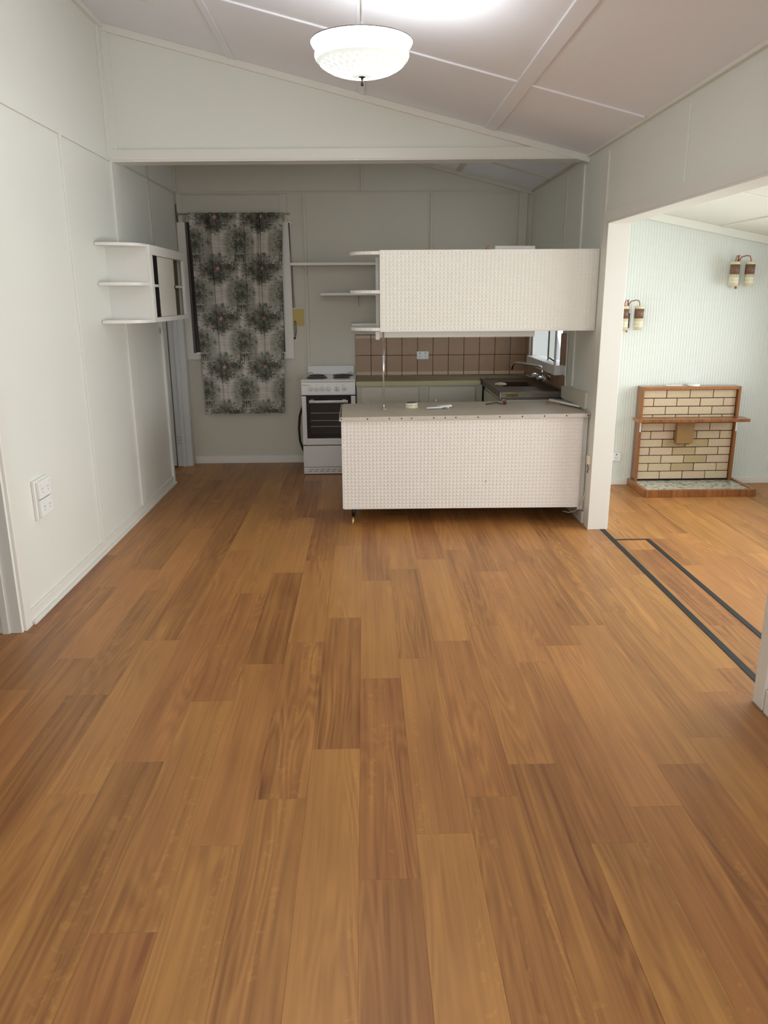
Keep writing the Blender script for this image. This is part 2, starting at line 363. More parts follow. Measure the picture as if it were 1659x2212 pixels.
def lstrip(xa, xb, ya, yb):
    MB().hexa([(xa, ya, lz(xa)-.008), (xb, ya, lz(xb)-.008), (xb, yb, lz(xb)-.008), (xa, yb, lz(xa)-.008),
               (xa, ya, lz(xa)), (xb, ya, lz(xb)), (xb, yb, lz(xb)), (xa, yb, lz(xa))]).build('cover_strip', LIVC, clv, .002)
lstrip(XR2, XE, 5.2, 5.23); lstrip(2.9, 2.93, .6, YLIV-.04)
mb = MB()
for a in ((.5, 2.75, 0, 2.4), (2.75, 6.05, 0, .68), (2.75, 6.05, 1.82, 2.4), (6.05, YLIV+.1, 0, 2.4)): mb.box(XE, XE+.1, *a)
struct('wall_living_right', mb, LIVW)
mb = MB()
for a in ((XR2, 1.9, 0, 2.5), (1.9, 3.8, 0, .6), (1.9, 3.8, 1.98, 2.5), (3.8, XE+.1, 0, 2.5)): mb.box(a[0], a[1], .5, .6, a[2], a[3])
struct('wall_living_front', mb, LIVW)
struct('window_4', MB().box(XE+.02, XE+.07, 2.75, 2.8, .68, 1.82).box(XE+.02, XE+.07, 6.0, 6.05, .68, 1.82).box(XE+.02, XE+.07, 2.8, 6.0, .68, .73).box(XE+.02, XE+.07, 2.8, 6.0, 1.77, 1.82), TRIM)
# floor: slab plus planks
fl = struct('floor', MB().box(-3.4, XE+.1, YF-.1, YB+.2, -.08, -.006), SUBF)
PW, PL = .1775, 1.2125; XP = -.034
offs = {-10: 3.60, -9: 3.02, -8: 3.31, -7: 2.96, -6: 2.28, -5: 2.46, -4: 2.89, -3: 3.22, -2: 2.23, -1: 2.52, 0: 1.85, 1: 2.04, 2: 2.22, 3: 2.40,
        4: 1.98, 5: 2.15, 6: 2.38, 7: 2.55, 8: 2.89, 9: 3.1, 10: 2.35, 11: 3.25, 12: 2.7, 13: 3.4, 14: 2.25, 15: 2.9, 16: 3.3, 17: 2.5, 18: 3.05, 19: 2.4, 20: 2.8, 21: 3.3}
tones = {(-1, 2.52): .05, (0, 1.85): .12, (3, 1.19): .08, (-3, 3.22): .02, (-7, 1.75): .05, (-1, 3.73): .95, (0, 3.06): .75, (2, 2.22): .45, (3, 2.40): .62,
         (1, 2.04): .45, (4, 1.98): .35, (5, 2.15): .95, (6, 2.38): .8, (7, 2.55): .45, (1, 3.25): .25, (2, 3.43): .95, (3, 3.61): .35, (2, 4.64): .25, (4, 3.19): .8,
         (4, 4.4): .1, (-2, 4.66): .1, (-1, 1.31): .9, (0, .64): .05, (1, .83): 1, (2, 1.01): .3, (-3, 2.01): .65, (-2, 2.23): .35, (-2, 3.44): .7, (-4, 4.1): .7, (-4, 2.89): .45,
         (-5, 2.46): .5, (-5, 3.67): .6, (-6, 2.28): .95, (-7, 2.96): .45, (-8, 3.31): .98, (-9, 3.02): .3, (-7, 4.17): .98, (-10, 3.6): .15, (-8, 2.1): .5, (-6, 3.49): .2,
         (5, 3.36): .4, (6, 3.59): .05, (7, 3.76): .35, (5, 4.57): .3, (6, 1.17): .35, (8, 2.89): .7, (4, .77): .5, (5, .94): .4, (-4, 1.68): .5, (-5, 1.25): .2, (-4, 5.3): .7, (-3, 4.43): .9, (-3, 5.64): .1}
G = .00025
full = None; n_pl = 0
def plank(x, y0, y1, wdt=PW, dz=0., tone=None):
    global full, n_pl
    cx, cy = x+wdt/2, (y0+y1)/2
    if abs(y1-y0-PL) < 1e-6 and abs(wdt-PW) < 1e-6 and full is not None: me = full
    else:
        q = MB(); a, b_, h = wdt/2-G, (y1-y0)/2-G, .0055
        q.hexa([(-a, -b_, -.0055), (a, -b_, -.0055), (a, b_, -.0055), (-a, b_, -.0055), (-a, -b_, 0), (a, -b_, 0), (a, b_, 0), (-a, b_, 0)])
        me = bpy.data.meshes.new('plank'); me.from_pydata(q.v, [], q.f); me.materials.append(PLANK)
        if abs(y1-y0-PL) < 1e-6 and abs(wdt-PW) < 1e-6: full = me
    o = bpy.data.objects.new('plank', me); COL.objects.link(o); o.parent = fl
    o.location = Vector((cx, cy, dz))-fl.location
    if tone is None: tone = random.choice([.15, .3, .4, .5, .55, .65, .8])+random.uniform(-.08, .08)
    o.color = (max(0, min(1, tone)), random.random(), random.random(), 1); n_pl += 1
for r in range(-14, 22):
    xa = XP+r*PW; xb = xa+PW
    ys, ye = (-.30, YB) if xa < 1.66 else (1.6, YLIV)
    if r < -10: ys, ye = 2.5, 7.7
    if r >= 21: continue
    o_ = offs.get(r, 2.5); k0 = math.floor((ys-o_)/PL)
    if xa < 1.6 < xb+.2 and 1.5 < xa < 1.66: ys, ye = -.3, YB
    k = k0
    while o_+k*PL < ye:
        y0 = o_+k*PL; y1 = y0+PL; t = None
        for (rr, yy), tv in tones.items():
            if rr == r and abs(yy-y0) < .12: t = tv
        # rows cut by the black expansion strips
        c0, c1 = max(y0, ys), min(y1, ye)
        if xa > XR2: c1 = min(c1, YLIV)
        if xb < 1.677 or xa > 1.952:
            if c1-c0 > .02: plank(xa, c0, c1, xb-xa, 0, t)
            k += 1; continue
        parts = []
        for lo, hi, cuts in ((-9, 4.985, ((1.677, 1.713), (1.920, 1.952))), (4.985, 5.007, ((1.677, 1.952),)), (5.007, 9, ((1.677, 1.713),))):
            d0, d1_ = max(c0, lo), min(c1, hi)
            if d1_-d0 < .015: continue
            segs = [(xa, xb)]
            for p, q_ in cuts:
                nxt = []
                for a, b_ in segs:
                    if b_ <= p or a >= q_: nxt.append((a, b_))
                    else:
                        if p-a > .003: nxt.append((a, p))
                        if b_-q_ > .003: nxt.append((q_, b_))
                segs = nxt
            for a, b_ in segs:
                if parts and parts[-1][0] == a and parts[-1][1] == b_ and abs(parts[-1][3]-d0) < 1e-6: parts[-1][3] = d1_
                else: parts.append([a, b_, d0, d1_])
        for a, b_, d0, d1_ in parts: plank(a, d0, d1_, b_-a, 0, t)
        k += 1
B(1.677, 1.713, 2.80, 5.255, -.006, .0022).build('expansion_strip', TAPE, fl, .0008)
B(1.920, 1.952, 2.2, 5.007, -.006, .0022).build('expansion_strip', TAPE, fl, .0008)
B(1.713, 1.920, 4.985, 5.007, -.006, .0024).build('expansion_strip', mat('plum_trim_strip', (45, 22, 24), .4), fl, .0008)

# ------------------------------------------------------------------ window_1 (behind the curtain)
ya = YB-.022
w1 = struct('window_1', MB().box(XL+.004, -1.66, ya, YB, 1.04, 2.30).box(-.77, -.685, ya, YB, 1.04, 2.30).box(-1.66, -.77, ya, YB, 1.04, 1.10), TRIM, .003)
B(-1.745+.02, -1.675, ya+.004, YB, 2.30, 2.545).build('frame_stub', KWALL, w1, .002)
B(-.775, -.705, ya+.004, YB, 2.30, 2.545).build('frame_stub', KWALL, w1, .002)
B(-1.675, -.775, YB-.012, YB, 2.30, 2.535).build('head_panel', KWALL, w1, .002)
B(-1.66, -.77, YB+.03, YB+.05, 1.10, 2.30).build('blockout_board', BLIND, w1)
B(-1.66, -1.638, YB-.018, YB+.03, 1.10, 2.30).build('dark_reveal', BLIND, w1)
# window_2 above the sink
w2 = struct('window_2', MB().box(1.575, 1.612, 7.43, 7.47, 1.05, 1.95).box(1.53, 1.542, 6.235, 6.255, 1.07, 1.95).box(1.66, 1.70, 6.31, 6.35, 1.05, 1.95).box(1.66, 1.70, 6.31, 7.42, 1.90, 1.95), TRIM, .002)
B(1.590, 1.600, 6.735, 6.75, 1.08, 1.93).build('mullion', TGREY, w2)
B(1.53, 1.70, 6.235, 7.33, 1.0, 1.078).build('sill', TRIM, w2, .004)
B(1.53, 1.535, 6.25, 6.262, 1.08, 1.95).build('frame_edge', TGREY, w2)
gm = bpy.data.materials.new('clear_glass'); gm.use_nodes = True
b = gm.node_tree.nodes['Principled BSDF']; b.inputs['Transmission Weight'].default_value = 1; b.inputs['Roughness'].default_value = 0; b.inputs['IOR'].default_value = 1.05
B(1.602, 1.606, 6.31, 7.43, 1.05, 1.90).build('glass_pane', gm, w2)
w2h = MB().tube([(1.555, 6.32, 1.082), (1.558, 6.33, 1.10), (1.55, 6.50, 1.118)], [.005, .006, .007]).build('latch_handle', BLACK, w2)
struct('verandah_post', B(2.35, 2.5, 10.0, 10.9, -.5, 3.2), mat('outdoor_white', (250, 250, 240), .6))

# ------------------------------------------------------------------ pendant lamp
LX, LY = .006, 3.6
lamp = thing('pendant_lamp', (LX, LY, 2.5), 'lit white glass bowl pendant lamp hanging on a grey rod from the sloping ceiling', 'lamp')
em = bpy.data.materials.new('glowing_bowl_glass'); em.use_nodes = True; nt = em.node_tree; b = nt.nodes['Principled BSDF']
b.inputs['Base Color'].default_value = (.85, .87, .85, 1); b.inputs['Roughness'].default_value = .2
b.inputs['Emission Color'].default_value = (.97, 1, .98, 1); b.inputs['Emission Strength'].default_value = 9
eb = bpy.data.materials.new('etched_bowl_glass'); eb.use_nodes = True; nt = eb.node_tree; b = nt.nodes['Principled BSDF']
b.inputs['Base Color'].default_value = (.8, .84, .80, 1); b.inputs['Roughness'].default_value = .2
b.inputs['Emission Color'].default_value = (.93, 1, .95, 1); b.inputs['Emission Strength'].default_value = .40
prof = [(.212, .135), (.205, .122), (.192, .108), (.190, .103), (.196, .094), (.197, .084), (.190, .068)]
bowl = MB().lathe([(.210, .137)]+prof, (LX, LY, 2.5), n=64)
bowl.f = bowl.f[:-2]; bowl.sm = bowl.sm[:-2]
bo = bowl.build('glass_bowl', em, lamp)
low = [(.190, .068), (.170, .050), (.135, .031), (.09, .017), (.045, .009), (.018, .007)]
q = MB().lathe(low, (LX, LY, 2.5), n=64); q.f = q.f[:-2]; q.sm = q.sm[:-2]; q.build('etched_base', eb, lamp)
q = MB()
def lowr(t):
    i = min(int(t*(len(low)-1)), len(low)-2); f_ = t*(len(low)-1)-i
    return low[i][0]*(1-f_)+low[i+1][0]*f_, low[i][1]*(1-f_)+low[i+1][1]*f_
for sgn in (1, -1):
    for k in range(28):
        P = []
        for j in range(9):
            t = .15+.65*j/8; r, h = lowr(t); a = 2*math.pi*k/28+sgn*t*.9
            P.append((LX+r*math.cos(a), LY+r*math.sin(a), 2.5+h-.0006))
        q.tube(P, .0011, 4, False)
q.build('etched_lines', em, lamp)
MB().tube([(LX+.211*math.cos(a), LY+.211*math.sin(a), 2.638) for a in [2*math.pi*i/64 for i in range(65)]], .0025, 6, False).build('rim_band', TGREY, lamp)
MB().tube([(LX, LY, 2.50), (LX, LY, cz(LX)-.02)], .0055).build('rod', TGREY, lamp)
MB().lathe([(.004, -.026), (.006, -.024), (.005, -.01), (.0035, 0), (.006, .004), (.017, .007), (.016, .009), (.0, .010)], (LX, LY, 2.5)).build('finial', BLACK, lamp)
MB().lathe([(.0, -.03), (.02, -.028), (.05, -.012), (.055, 0)], (LX, LY, cz(LX)+.004)).build('ceiling_rose', WPLAST, lamp)
MB().tube([(LX+.12*math.cos(a), LY+.12*math.sin(a), 2.555) for a in [2*math.pi*i/40 for i in range(41)]], .012, 8, False).build('ring_tube', em, lamp)
pl = bpy.data.lights.new('lamp_tube_light', 'POINT'); pl.energy = 13; pl.color = (.93, .95, 1); pl.shadow_soft_size = .05
po = bpy.data.objects.new('lamp_tube_light', pl); COL.objects.link(po); po.location = (LX+.02, LY+.01, 2.57)

# ------------------------------------------------------------------ diamond moulded panels
def diamond(name, x0, x1, z0a, z0b, z1a, z1b, y, cell, h, material, parent, border=.006):
    nx = round((x1-x0-2*border)/cell); nz = round(((z1a-z0a)-2*border)/cell)
    def P(u, v, dy): 
        x = x0+(x1-x0)*u; zb = z0a+(z0b-z0a)*u; zt = z1a+(z1b-z1a)*u
        return (x, y+dy, zb+(zt-zb)*v)
    bu = border/(x1-x0); bv = border/(z1a-z0a)
    us = [bu+(1-2*bu)*i/nx for i in range(nx+1)]; vs_ = [bv+(1-2*bv)*j/nz for j in range(nz+1)]
    q = MB(); vs = []; fs = []
    for j in vs_:
        for i in us: vs.append(P(i, j, 0))
    base = len(vs)
    for j in range(nz):
        for i in range(nx):
            vs.append(P((us[i]+us[i+1])/2, (vs_[j]+vs_[j+1])/2, -h)); c = len(vs)-1
            a = j*(nx+1)+i; b1, c1, d1_ = a+1, a+nx+2, a+nx+1
            fs += [(a, b1, c), (b1, c1, c), (c1, d1_, c), (d1_, a, c)]
    q.add(vs, fs)
    # border frame and back
    f = -.002
    for (u0, u1, v0, v1) in ((0, 1, 0, bv), (0, 1, 1-bv, 1), (0, bu, bv, 1-bv), (1-bu, 1, bv, 1-bv)):
        q.hexa([P(u0, v0, f), P(u1, v0, f), P(u1, v0, .012), P(u0, v0, .012), P(u0, v1, f), P(u1, v1, f), P(u1, v1, .012), P(u0, v1, .012)])
    return q.build(name, material, parent)

# ------------------------------------------------------------------ overhead cabinet
oc = thing('overhead_cabinet', (.86, 5.6, 1.385), 'long white overhead cabinet faced with moulded pyramid pattern above the peninsula bench', 'cabinet')
mb = MB().box(.113, 1.598, 5.425, 5.445, 1.385, 1.918).box(.113, .131, 5.445, 5.80, 1.385, 1.918).box(.131, 1.598, 5.78, 5.80, 1.385, 1.918)
mb.box(.131, 1.598, 5.445, 5.78, 1.395, 1.412).box(.131, 1.598, 5.445, 5.78, 1.90, 1.918)
mb.build('body', CABW, oc, .002)
diamond('pattern_panel', .113, 1.596, 1.386, 1.398, 1.920, 1.922, 5.420, .0262, .0028, VINYL, oc)
B(.10, 1.25, 5.735, 5.779, 1.332, 1.378).build('bottom_rail', CABW, oc, .002)
B(.085, .115, 5.72, 5.779, 1.318, 1.378).build('corner_block', CABW, oc, .002)
for z in (1.892, 1.640, 1.392):
    poly = [(.113, 5.42), (.113, 5.80)]+[(.113-.205*math.sin(a)**.8, 5.61+.19*math.cos(a)) for a in [math.pi*i/16 for i in range(1, 16)]]
    MB().prism(poly[::-1], z, z+.022).build('rounded_shelf', CABW, oc, .002)
B(.09, .112, 5.78, 5.80, 1.36, 1.918).build('end_stile', CABW, oc, .002)
o = MB().box(.92, 1.20, 5.62, 5.78, 1.9185, 1.955).build('flat_box', CABW, None, .002)
tag(o, 'flat white board lying on top of the overhead cabinet near the back corner', 'board')
o = MB().tube([(.835, 5.50, 1.926), (.85, 5.50, 1.945), (.862, 5.50, 1.955), (.858, 5.50, 1.94)], .004, 6).tube([(.84, 5.49, 1.922), (.88, 5.52, 1.924)], .004, 6).build('wire_scrap', mat('pink_wire', (190, 110, 100), .5))
tag(o, 'small pink and brown wire scrap on the top edge of the overhead cabinet', 'wire')
# wall shelves on the back wall
def wshelf(name, x0, x1, z, label):
    t = thing(name, ((x0+x1)/2, YB-.1, z), label, 'shelf', 'shelves on the kitchen back wall')
    B(x0, x1, 7.49, YB, z, z+.026).build('shelf_board', CABW, t, .003)
    return t
s1 = wshelf('wall_shelf', -.672, .12, 1.903, 'longest white wall shelf on the kitchen back wall, uppermost, reaching almost to the curtain')
MB().box(-.556, -.535, 7.66, YB, 1.82, 1.903).box(-.556, -.535, 7.52, 7.66, 1.893, 1.903).build('bracket', KWALL, s1, .002)
s2 = wshelf('wall_shelf', -.402, .12, 1.632, 'shorter white wall shelf below the long one, half way down the rounded cabinet end')
MB().box(-.07, -.05, 7.66, YB, 1.53, 1.632).box(-.07, -.05, 7.53, 7.66, 1.622, 1.632).build('bracket', KWALL, s2, .002)
s3 = wshelf('wall_shelf', -.115, .12, 1.352, 'lowest and shortest white wall shelf just above the brown wall tiles')
ep = B(.122, .146, 7.46, YB, 1.31, 1.95).build('shelf_end_panel', CABW, None, .003)
tag(ep, 'upright white end panel holding the right ends of the wall shelves', 'panel')
# pole
po_ = thing('support_pole', (.141, 5.72, .808), 'slim chrome support pole between the peninsula benchtop and overhead cabinet', 'pole')
MB().tube([(.141, 5.72, .81), (.141, 5.72, 1.384)], .0072, 16).build('tube', CHROME, po_)
MB().lathe([(.02, 0), (.02, .004), (.012, .008), (.011, .012)], (.141, 5.72, .809)).build('floor_flange', CHROME, po_)

# ------------------------------------------------------------------ peninsula
pc = thing('peninsula_cabinet', (.7, 5.7, 0), 'white peninsula cabinet clad in moulded pyramid pattern on a tapered black leg', 'cabinet')
B(-.16, 1.555, 5.41, 5.96, .125, .775).build('body', CABW, pc, .002)
diamond('pattern_panel', -.168, 1.553, .133, .125, .774, .785, 5.402, .0262, .0028, VINYL2, pc)
B(1.555, 1.596, 5.425, 5.45, .10, .795).build('side_filler', TRIM, pc, .002)
for (x, y, sx, sy) in ((-.088, 5.49, -.012, -.025), (-.088, 5.88, -.012, .03)):
    lg = MB().tube([(x+.0, y, .126), (x+sx*.62, y+sy*.62, .055)], [.022, .012], 12).build('leg', BLACK, pc)
    MB().tube([(x+sx*.62, y+sy*.62, .055), (x+sx, y+sy, .004), (x+sx, y+sy, 0)], [.0105, .0065, .0065], 12).build('leg_tip', BRASS, lg)
B(-.05, 1.50, 5.93, 5.95, 0, .125).build('undershade_panel', BLACK, pc, .002)  # black sheet added to keep the space under the cabinet dark
MB().tube([(.872, 5.397, .334), (.866, 5.396, .328), (.872, 5.397, .322)], .0016, 6).build('chip_mark', BLACK, pc)
pb = thing('peninsula_benchtop', (.7, 5.75, .79), 'worn grey-beige peninsula benchtop edged with a nailed metal strip', 'benchtop')
def ztop(x): return .803+.012*(x+.18)/1.76
poly = [(-.165, 5.388), (1.596, 5.388), (1.596, 6.11), (-.13, 6.11)]+[(-.13-.048*math.sin(a), 6.07+.04*math.cos(a)) for a in (.4, .8, 1.2, 1.57)]
n = len(poly)
q = MB(); q.add([(x, y, ztop(x)-.028) for x, y in poly]+[(x, y, ztop(x)) for x, y in poly], [tuple(range(n-1, -1, -1)), tuple(range(n, 2*n))]+[(i, (i+1) % n, n+(i+1) % n, n+i) for i in range(n)])
q.build('top', LAM, pb, .002)
q = MB().hexa([(-.182, 5.381, .777), (1.590, 5.381, .790), (1.590, 5.389, .790), (-.182, 5.389, .777), (-.182, 5.381, .8045), (1.590, 5.381, .8165), (1.590, 5.389, .8165), (-.182, 5.389, .8045)])
q.hexa([(-.182, 5.381, .777), (-.176, 5.381, .777), (-.180, 6.08, .777), (-.186, 6.08, .777), (-.182, 5.381, .8045), (-.176, 5.381, .8045), (-.180, 6.08, .8045), (-.186, 6.08, .8045)])
ed = q.build('metal_edging', ALU, pb, .0015)
for pxx in (737.7, 793.4, 840.6, 866.9, 888.9, 936.4, 961, 984, 1032, 1079, 1128, 1176, 1224, 1271):
    x = -.18+(pxx-733)*.003272
    MB().lathe([(.0048, 0), (.0048, -.002), (0, -.0025)], (x, 5.381, .7905+.0125*(x+.18)/1.76), 'Y', 10).build('nail', BLACK, ed)
# things on the bench
zt = ztop
sa = thing('smoke_alarm', (.355, 5.83, zt(.355)), 'round cream smoke alarm lying on the peninsula benchtop right of the pole', 'smoke alarm')
MB().lathe([(.048, 0), (.049, .003), (.049, .014), (.046, .017), (0, .017)], (.355, 5.83, zt(.355)), n=40).build('base', PLAST, sa)
MB().lathe([(.044, .0175), (.047, .021), (.046, .034), (.040, .038), (0, .038)], (.355, 5.83, zt(.355)), n=40).build('cover', PLAST, sa)
MB().lathe([(.0405, .0382), (.0405, .040), (0, .040)], (.355, 5.83, zt(.355)), n=40).build('vent_cap', TGREY, sa)
B(.349, .354, 5.782, 5.785, .828, .834).build('test_light', BLACK, sa)
rm = thing('plastic_bracket', (.56, 5.75, zt(.56)), 'slim white plastic bracket lying flat left of the red hook on the peninsula benchtop', 'bracket')
def rot_hexa(cx, cy, L, W, z0, z1a, z1b, ang):
    c, s_ = math.cos(ang), math.sin(ang)
    def T(a, b_, z): return (cx+a*c-b_*s_, cy+a*s_+b_*c, z)
    return MB().hexa([T(-L/2, -W/2, z0), T(L/2, -W/2, z0), T(L/2, W/2, z0), T(-L/2, W/2, z0), T(-L/2, -W/2, z1a), T(L/2, -W/2, z1b), T(L/2, W/2, z1b), T(-L/2, W/2, z1a)])
z0 = zt(.56)
rot_hexa(.545, 5.745, .17, .035, z0+.004, z0+.013, z0+.020, .12).build('slim_body', WPLAST, rm, .003)
rot_hexa(.60, 5.765, .10, .05, z0+.012, z0+.022, z0+.028, .35).build('raised_head', WPLAST, rm, .003)
rot_hexa(.60, 5.735, .03, .02, z0+.001, z0+.012, z0+.013, .35).build('foot', TGREY, rm)
rot_hexa(.50, 5.745, .06, .02, z0+.001, z0+.005, z0+.005, .12).build('shade_strip', BLACK, rm)  # black strip put in as the shade under the bracket
hk = thing('hook_tool', (1.0, 5.92, zt(1)), 'small black hook tool with a dark red knob on the peninsula benchtop', 'tool')
z0 = zt(1.)+.004
MB().tube([(.935, 5.915, z0), (.98, 5.93, z0+.004), (1.02, 5.94, z0+.010), (1.045, 5.935, z0+.002), (1.065, 5.93, z0)], .0035, 8).build('shaft', BLACK, hk)
MB().lathe([(0, -.002), (.012, 0), (.015, .008), (.013, .018), (.006, .022), (0, .022)], (1.082, 5.925, zt(1.08)+.002), n=20).build('knob', RED, hk)
tb = rot_hexa(1.455, 5.905, .10, .055, zt(1.45), zt(1.45)+.010, zt(1.45)+.010, -.35).build('timber_offcut', TAN, None, .002)
tag(tb, 'small tan offcut lying under the white plastic strip at the wall end of the bench', 'offcut')
ws = thing('plastic_strip', (1.52, 5.84, zt(1.5)+.012), 'white plastic strip resting on the tan offcut beside the right wall', 'strip')
ang = math.atan2(-.35, .13)
rot_hexa(1.52, 5.80, .40, .028, zt(1.52)+.012, zt(1.52)+.030, zt(1.52)+.024, ang).build('channel', WPLAST, ws, .003)
rot_hexa(1.545, 5.81, .36, .010, zt(1.52)+.002, zt(1.52)+.012, zt(1.52)+.012, ang).build('backing_rib', TGREY, ws)
# boxed ledge, small switch and cords on the right wall by the peninsula
lg = MB().hexa([(1.575, 5.47, .835), (1.60, 5.47, .835), (1.60, 6.16, .835), (1.575, 6.16, .835), (1.575, 5.47, .952), (1.60, 5.47, .952), (1.60, 6.16, .925), (1.575, 6.16, .925)]).build('wall_boxing', KWALL, None, .003)
tag(lg, 'low cream boxing panel fixed to the right wall just above the peninsula benchtop', 'panel')
sw = thing('cord_switch', (1.58, 5.295, .46), 'small cream cord connector box on the edge of the opening trim beside the peninsula', 'switch')
B(1.566, 1.588, 5.275, 5.315, .47, .53).build('box', PLAST, sw, .003)
MB().tube([(1.577, 5.295, .47), (1.572, 5.29, .455), (1.58, 5.295, .44), (1.574, 5.29, .42), (1.578, 5.30, .405)], .003, 6).build('loose_wire', DARK, sw)
cb = MB().tube([(1.583, 5.33, .27), (1.58, 5.36, .20), (1.568, 5.43, .12), (1.555, 5.47, .075), (1.51, 5.49, .06), (1.47, 5.5, .068)], .002, 6)
cb.tube([(1.583, 5.335, .26), (1.575, 5.38, .17), (1.565, 5.44, .10), (1.575, 5.48, .085), (1.56, 5.50, .078)], .0018, 6)
tag(cb.build('thin_cable', PLAST), 'thin cream cables looping out from under the right end of the peninsula', 'cable')

# ------------------------------------------------------------------ cabinet on the left wall
lc = thing('wall_cabinet', (-1.6, 6.06, 1.458), 'white wall cabinet with sliding doors and rounded end shelves on the left wall', 'cabinet')
x0, x1, y0, y1, z0, z1 = XL, -1.45, 5.53, 6.60, 1.458, 1.968
B(x0, x1-.018, y0, y0+.018, z0, z1).build('side_panel', CABW, lc, .002)
B(x0, x1-.018, y1-.018, y1, z0, z1).build('side_panel', CABW, lc, .002)
B(x0, x1-.019, y0+.018, y1-.018, z0, z0+.018).build('bottom_panel', CABW, lc, .002)
B(x0, x1-.019, y0+.018, y1-.018, z1-.018, z1).build('top_panel', CABW, lc, .002)
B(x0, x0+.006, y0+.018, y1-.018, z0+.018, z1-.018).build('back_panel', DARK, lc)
B(x1-.018, x1+.004, y0, y1, z1-.062, z1+.002).build('top_rail', CABW, lc, .002)
B(x1-.018, x1+.004, y0, y1, z0-.002, z0+.030).build('bottom_rail', CABW, lc, .002)
B(x1-.018, x1+.004, y0, y0+.070, z0+.03, z1-.062).build('front_stile', CABW, lc, .002)
B(x1-.018, x1+.004, y1-.075, y1, z0+.03, z1-.062).build('front_stile', CABW, lc, .002)
B(x0, x1-.019, y0+.018, y1-.018, 1.695, 1.713).build('inner_shelf', CABW, lc, .002)
B(x1-.015, x1-.010, y0+.250, y0+.72, z0+.032, z1-.064).build('sliding_door', LAM if False else mat('door_hardboard', (216, 212, 200), .55, var=.04), lc, .001)
B(x1-.008, x1-.004, y0+.695, y0+.71, 1.685, 1.715).build('finger_slot', BLACK, lc)
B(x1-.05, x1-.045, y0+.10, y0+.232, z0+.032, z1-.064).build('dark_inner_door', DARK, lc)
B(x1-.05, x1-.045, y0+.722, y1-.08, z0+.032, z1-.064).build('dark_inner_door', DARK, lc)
for za, zb in ((z1-.016, z1+.004), (1.700, 1.722), (z0-.002, z0+.020)):
    poly = [(x0+.003, y0-.001)]+[(x0+.003+(x1-x0-.02)*math.sin(a), y0-.001-(.225)*math.cos(a)**.75) for a in [math.pi/2*i/14 for i in range(14)]]+[(x1-.012, y0-.001)]
    MB().prism(poly, za, zb).build('rounded_shelf', CABW, lc, .002)
    
# ------------------------------------------------------------------ power outlets
gp = thing('double_power_outlet', (XL, 4.02, .5), 'white double power outlet block with two stacked plates on the left wall', 'power outlet')
B(XL, XL+.016, 3.925, 4.10, .495, .705).build('mounting_block', TRIM, gp, .003)
for za in (.508, .605):
    f = B(XL+.016, XL+.034, 3.945, 4.095, za, za+.09).build('outlet_plate', WPLAST, gp, .003)
    q = MB()
    for yy in (3.985, 4.055):
        q.box(XL+.034, XL+.0345, yy-.010, yy-.007, za+.045, za+.054).box(XL+.034, XL+.0345, yy+.007, yy+.010, za+.045, za+.054).box(XL+.034, XL+.0345, yy-.0015, yy+.0015, za+.026, za+.036)
    q.build('socket_slots', TGREY, f)['kind'] = 'stuff'
    B(XL+.034, XL+.037, 3.955, 3.972, za+.068, za+.080).build('rocker', WPLAST, f, .001)
    B(XL+.034, XL+.037, 4.068, 4.085, za+.068, za+.080).build('rocker', WPLAST, f, .001)
def gpo_y(name, cx, z, wd, h, yw, label, double=True):
    t = thing(name, (cx, yw, z), label, 'power outlet')
    B(cx-wd/2, cx+wd/2, yw-.012, yw, z-h/2, z+h/2).build('outlet_plate', WPLAST, t, .002)
    q = MB()
    for sx in ((-.028, .028) if double else (0,)):
        q.box(cx+sx-.010, cx+sx-.007, yw-.0128, yw-.012, z-.012, z+.0).box(cx+sx+.007, cx+sx+.010, yw-.0128, yw-.012, z-.012, z+.0).box(cx+sx-.0015, cx+sx+.0015, yw-.0128, yw-.012, z-.026, z-.016)
        q.box(cx+sx-.006, cx+sx+.006, yw-.0145, yw-.012, z+.016, z+.026)
    q.build('socket_slots', TGREY, t)['kind'] = 'stuff'
gpo_y('power_outlet', .575, 1.062, .115, .075, 7.692, 'white double power outlet set in the brown wall tiles')
gpo_y('power_outlet', 2.205, .25, .08, .07, YLIV-.006, 'small white power outlet low on the ribbed wall left of the brick fireplace', False)
so = thing('wall_switch', (1.59, 6.16, 1.0), 'white switch plate on the tiled right wall near the sink', 'switch')
B(1.582, 1.592, 6.10, 6.22, 1.01, 1.085).build('switch_plate', WPLAST, so, .002)
B(1.579, 1.582, 6.14, 6.155, 1.04, 1.06).build('rocker', WPLAST, so)

# ------------------------------------------------------------------ wall tiles
TM = mat('brown_ceramic', (162, 130, 102), .32, var=.10, vscale=14, bump=.1, bscale=90)
TD = mat('tile_relief_band', (205, 176, 148), .4, var=.35, vscale=90, bump=.6, bscale=120)
tw = struct('trim_2', B(-.085, XR, 7.696, YB, .865, 1.264), GROUT)
def tile(y_wall, x0, x1, z0, z1, deco):
    o = B(x0+.0022, x1-.0022, 7.689, 7.697, z0+.0022, z1-.0022).build('tile', TM, tw, .001)
    zz = (z1-.034, z1-.006) if deco == 't' else (z0+.008, z0+.038)
    B(x0+.004, x1-.004, 7.6865, 7.6893, *zz).build('relief_band', TD, o)
k = 0
x = -.085
while x < XR-.02:
    xe = min(x+.1525, XR-.002)
    tile(0, x, xe, .866, 1.064, 'b'); tile(0, x, xe, 1.064, 1.262, 't'); x += .1525
tw2 = struct('trim_3', MB().box(1.596, 1.5995, 6.12, YB-.012, .88, 1.05).box(1.596, 1.5995, 6.12, 6.30, 1.05, 1.33).box(1.596, 1.5995, 7.45, YB-.012, 1.05, 1.27), GROUT)
y = YB-.012
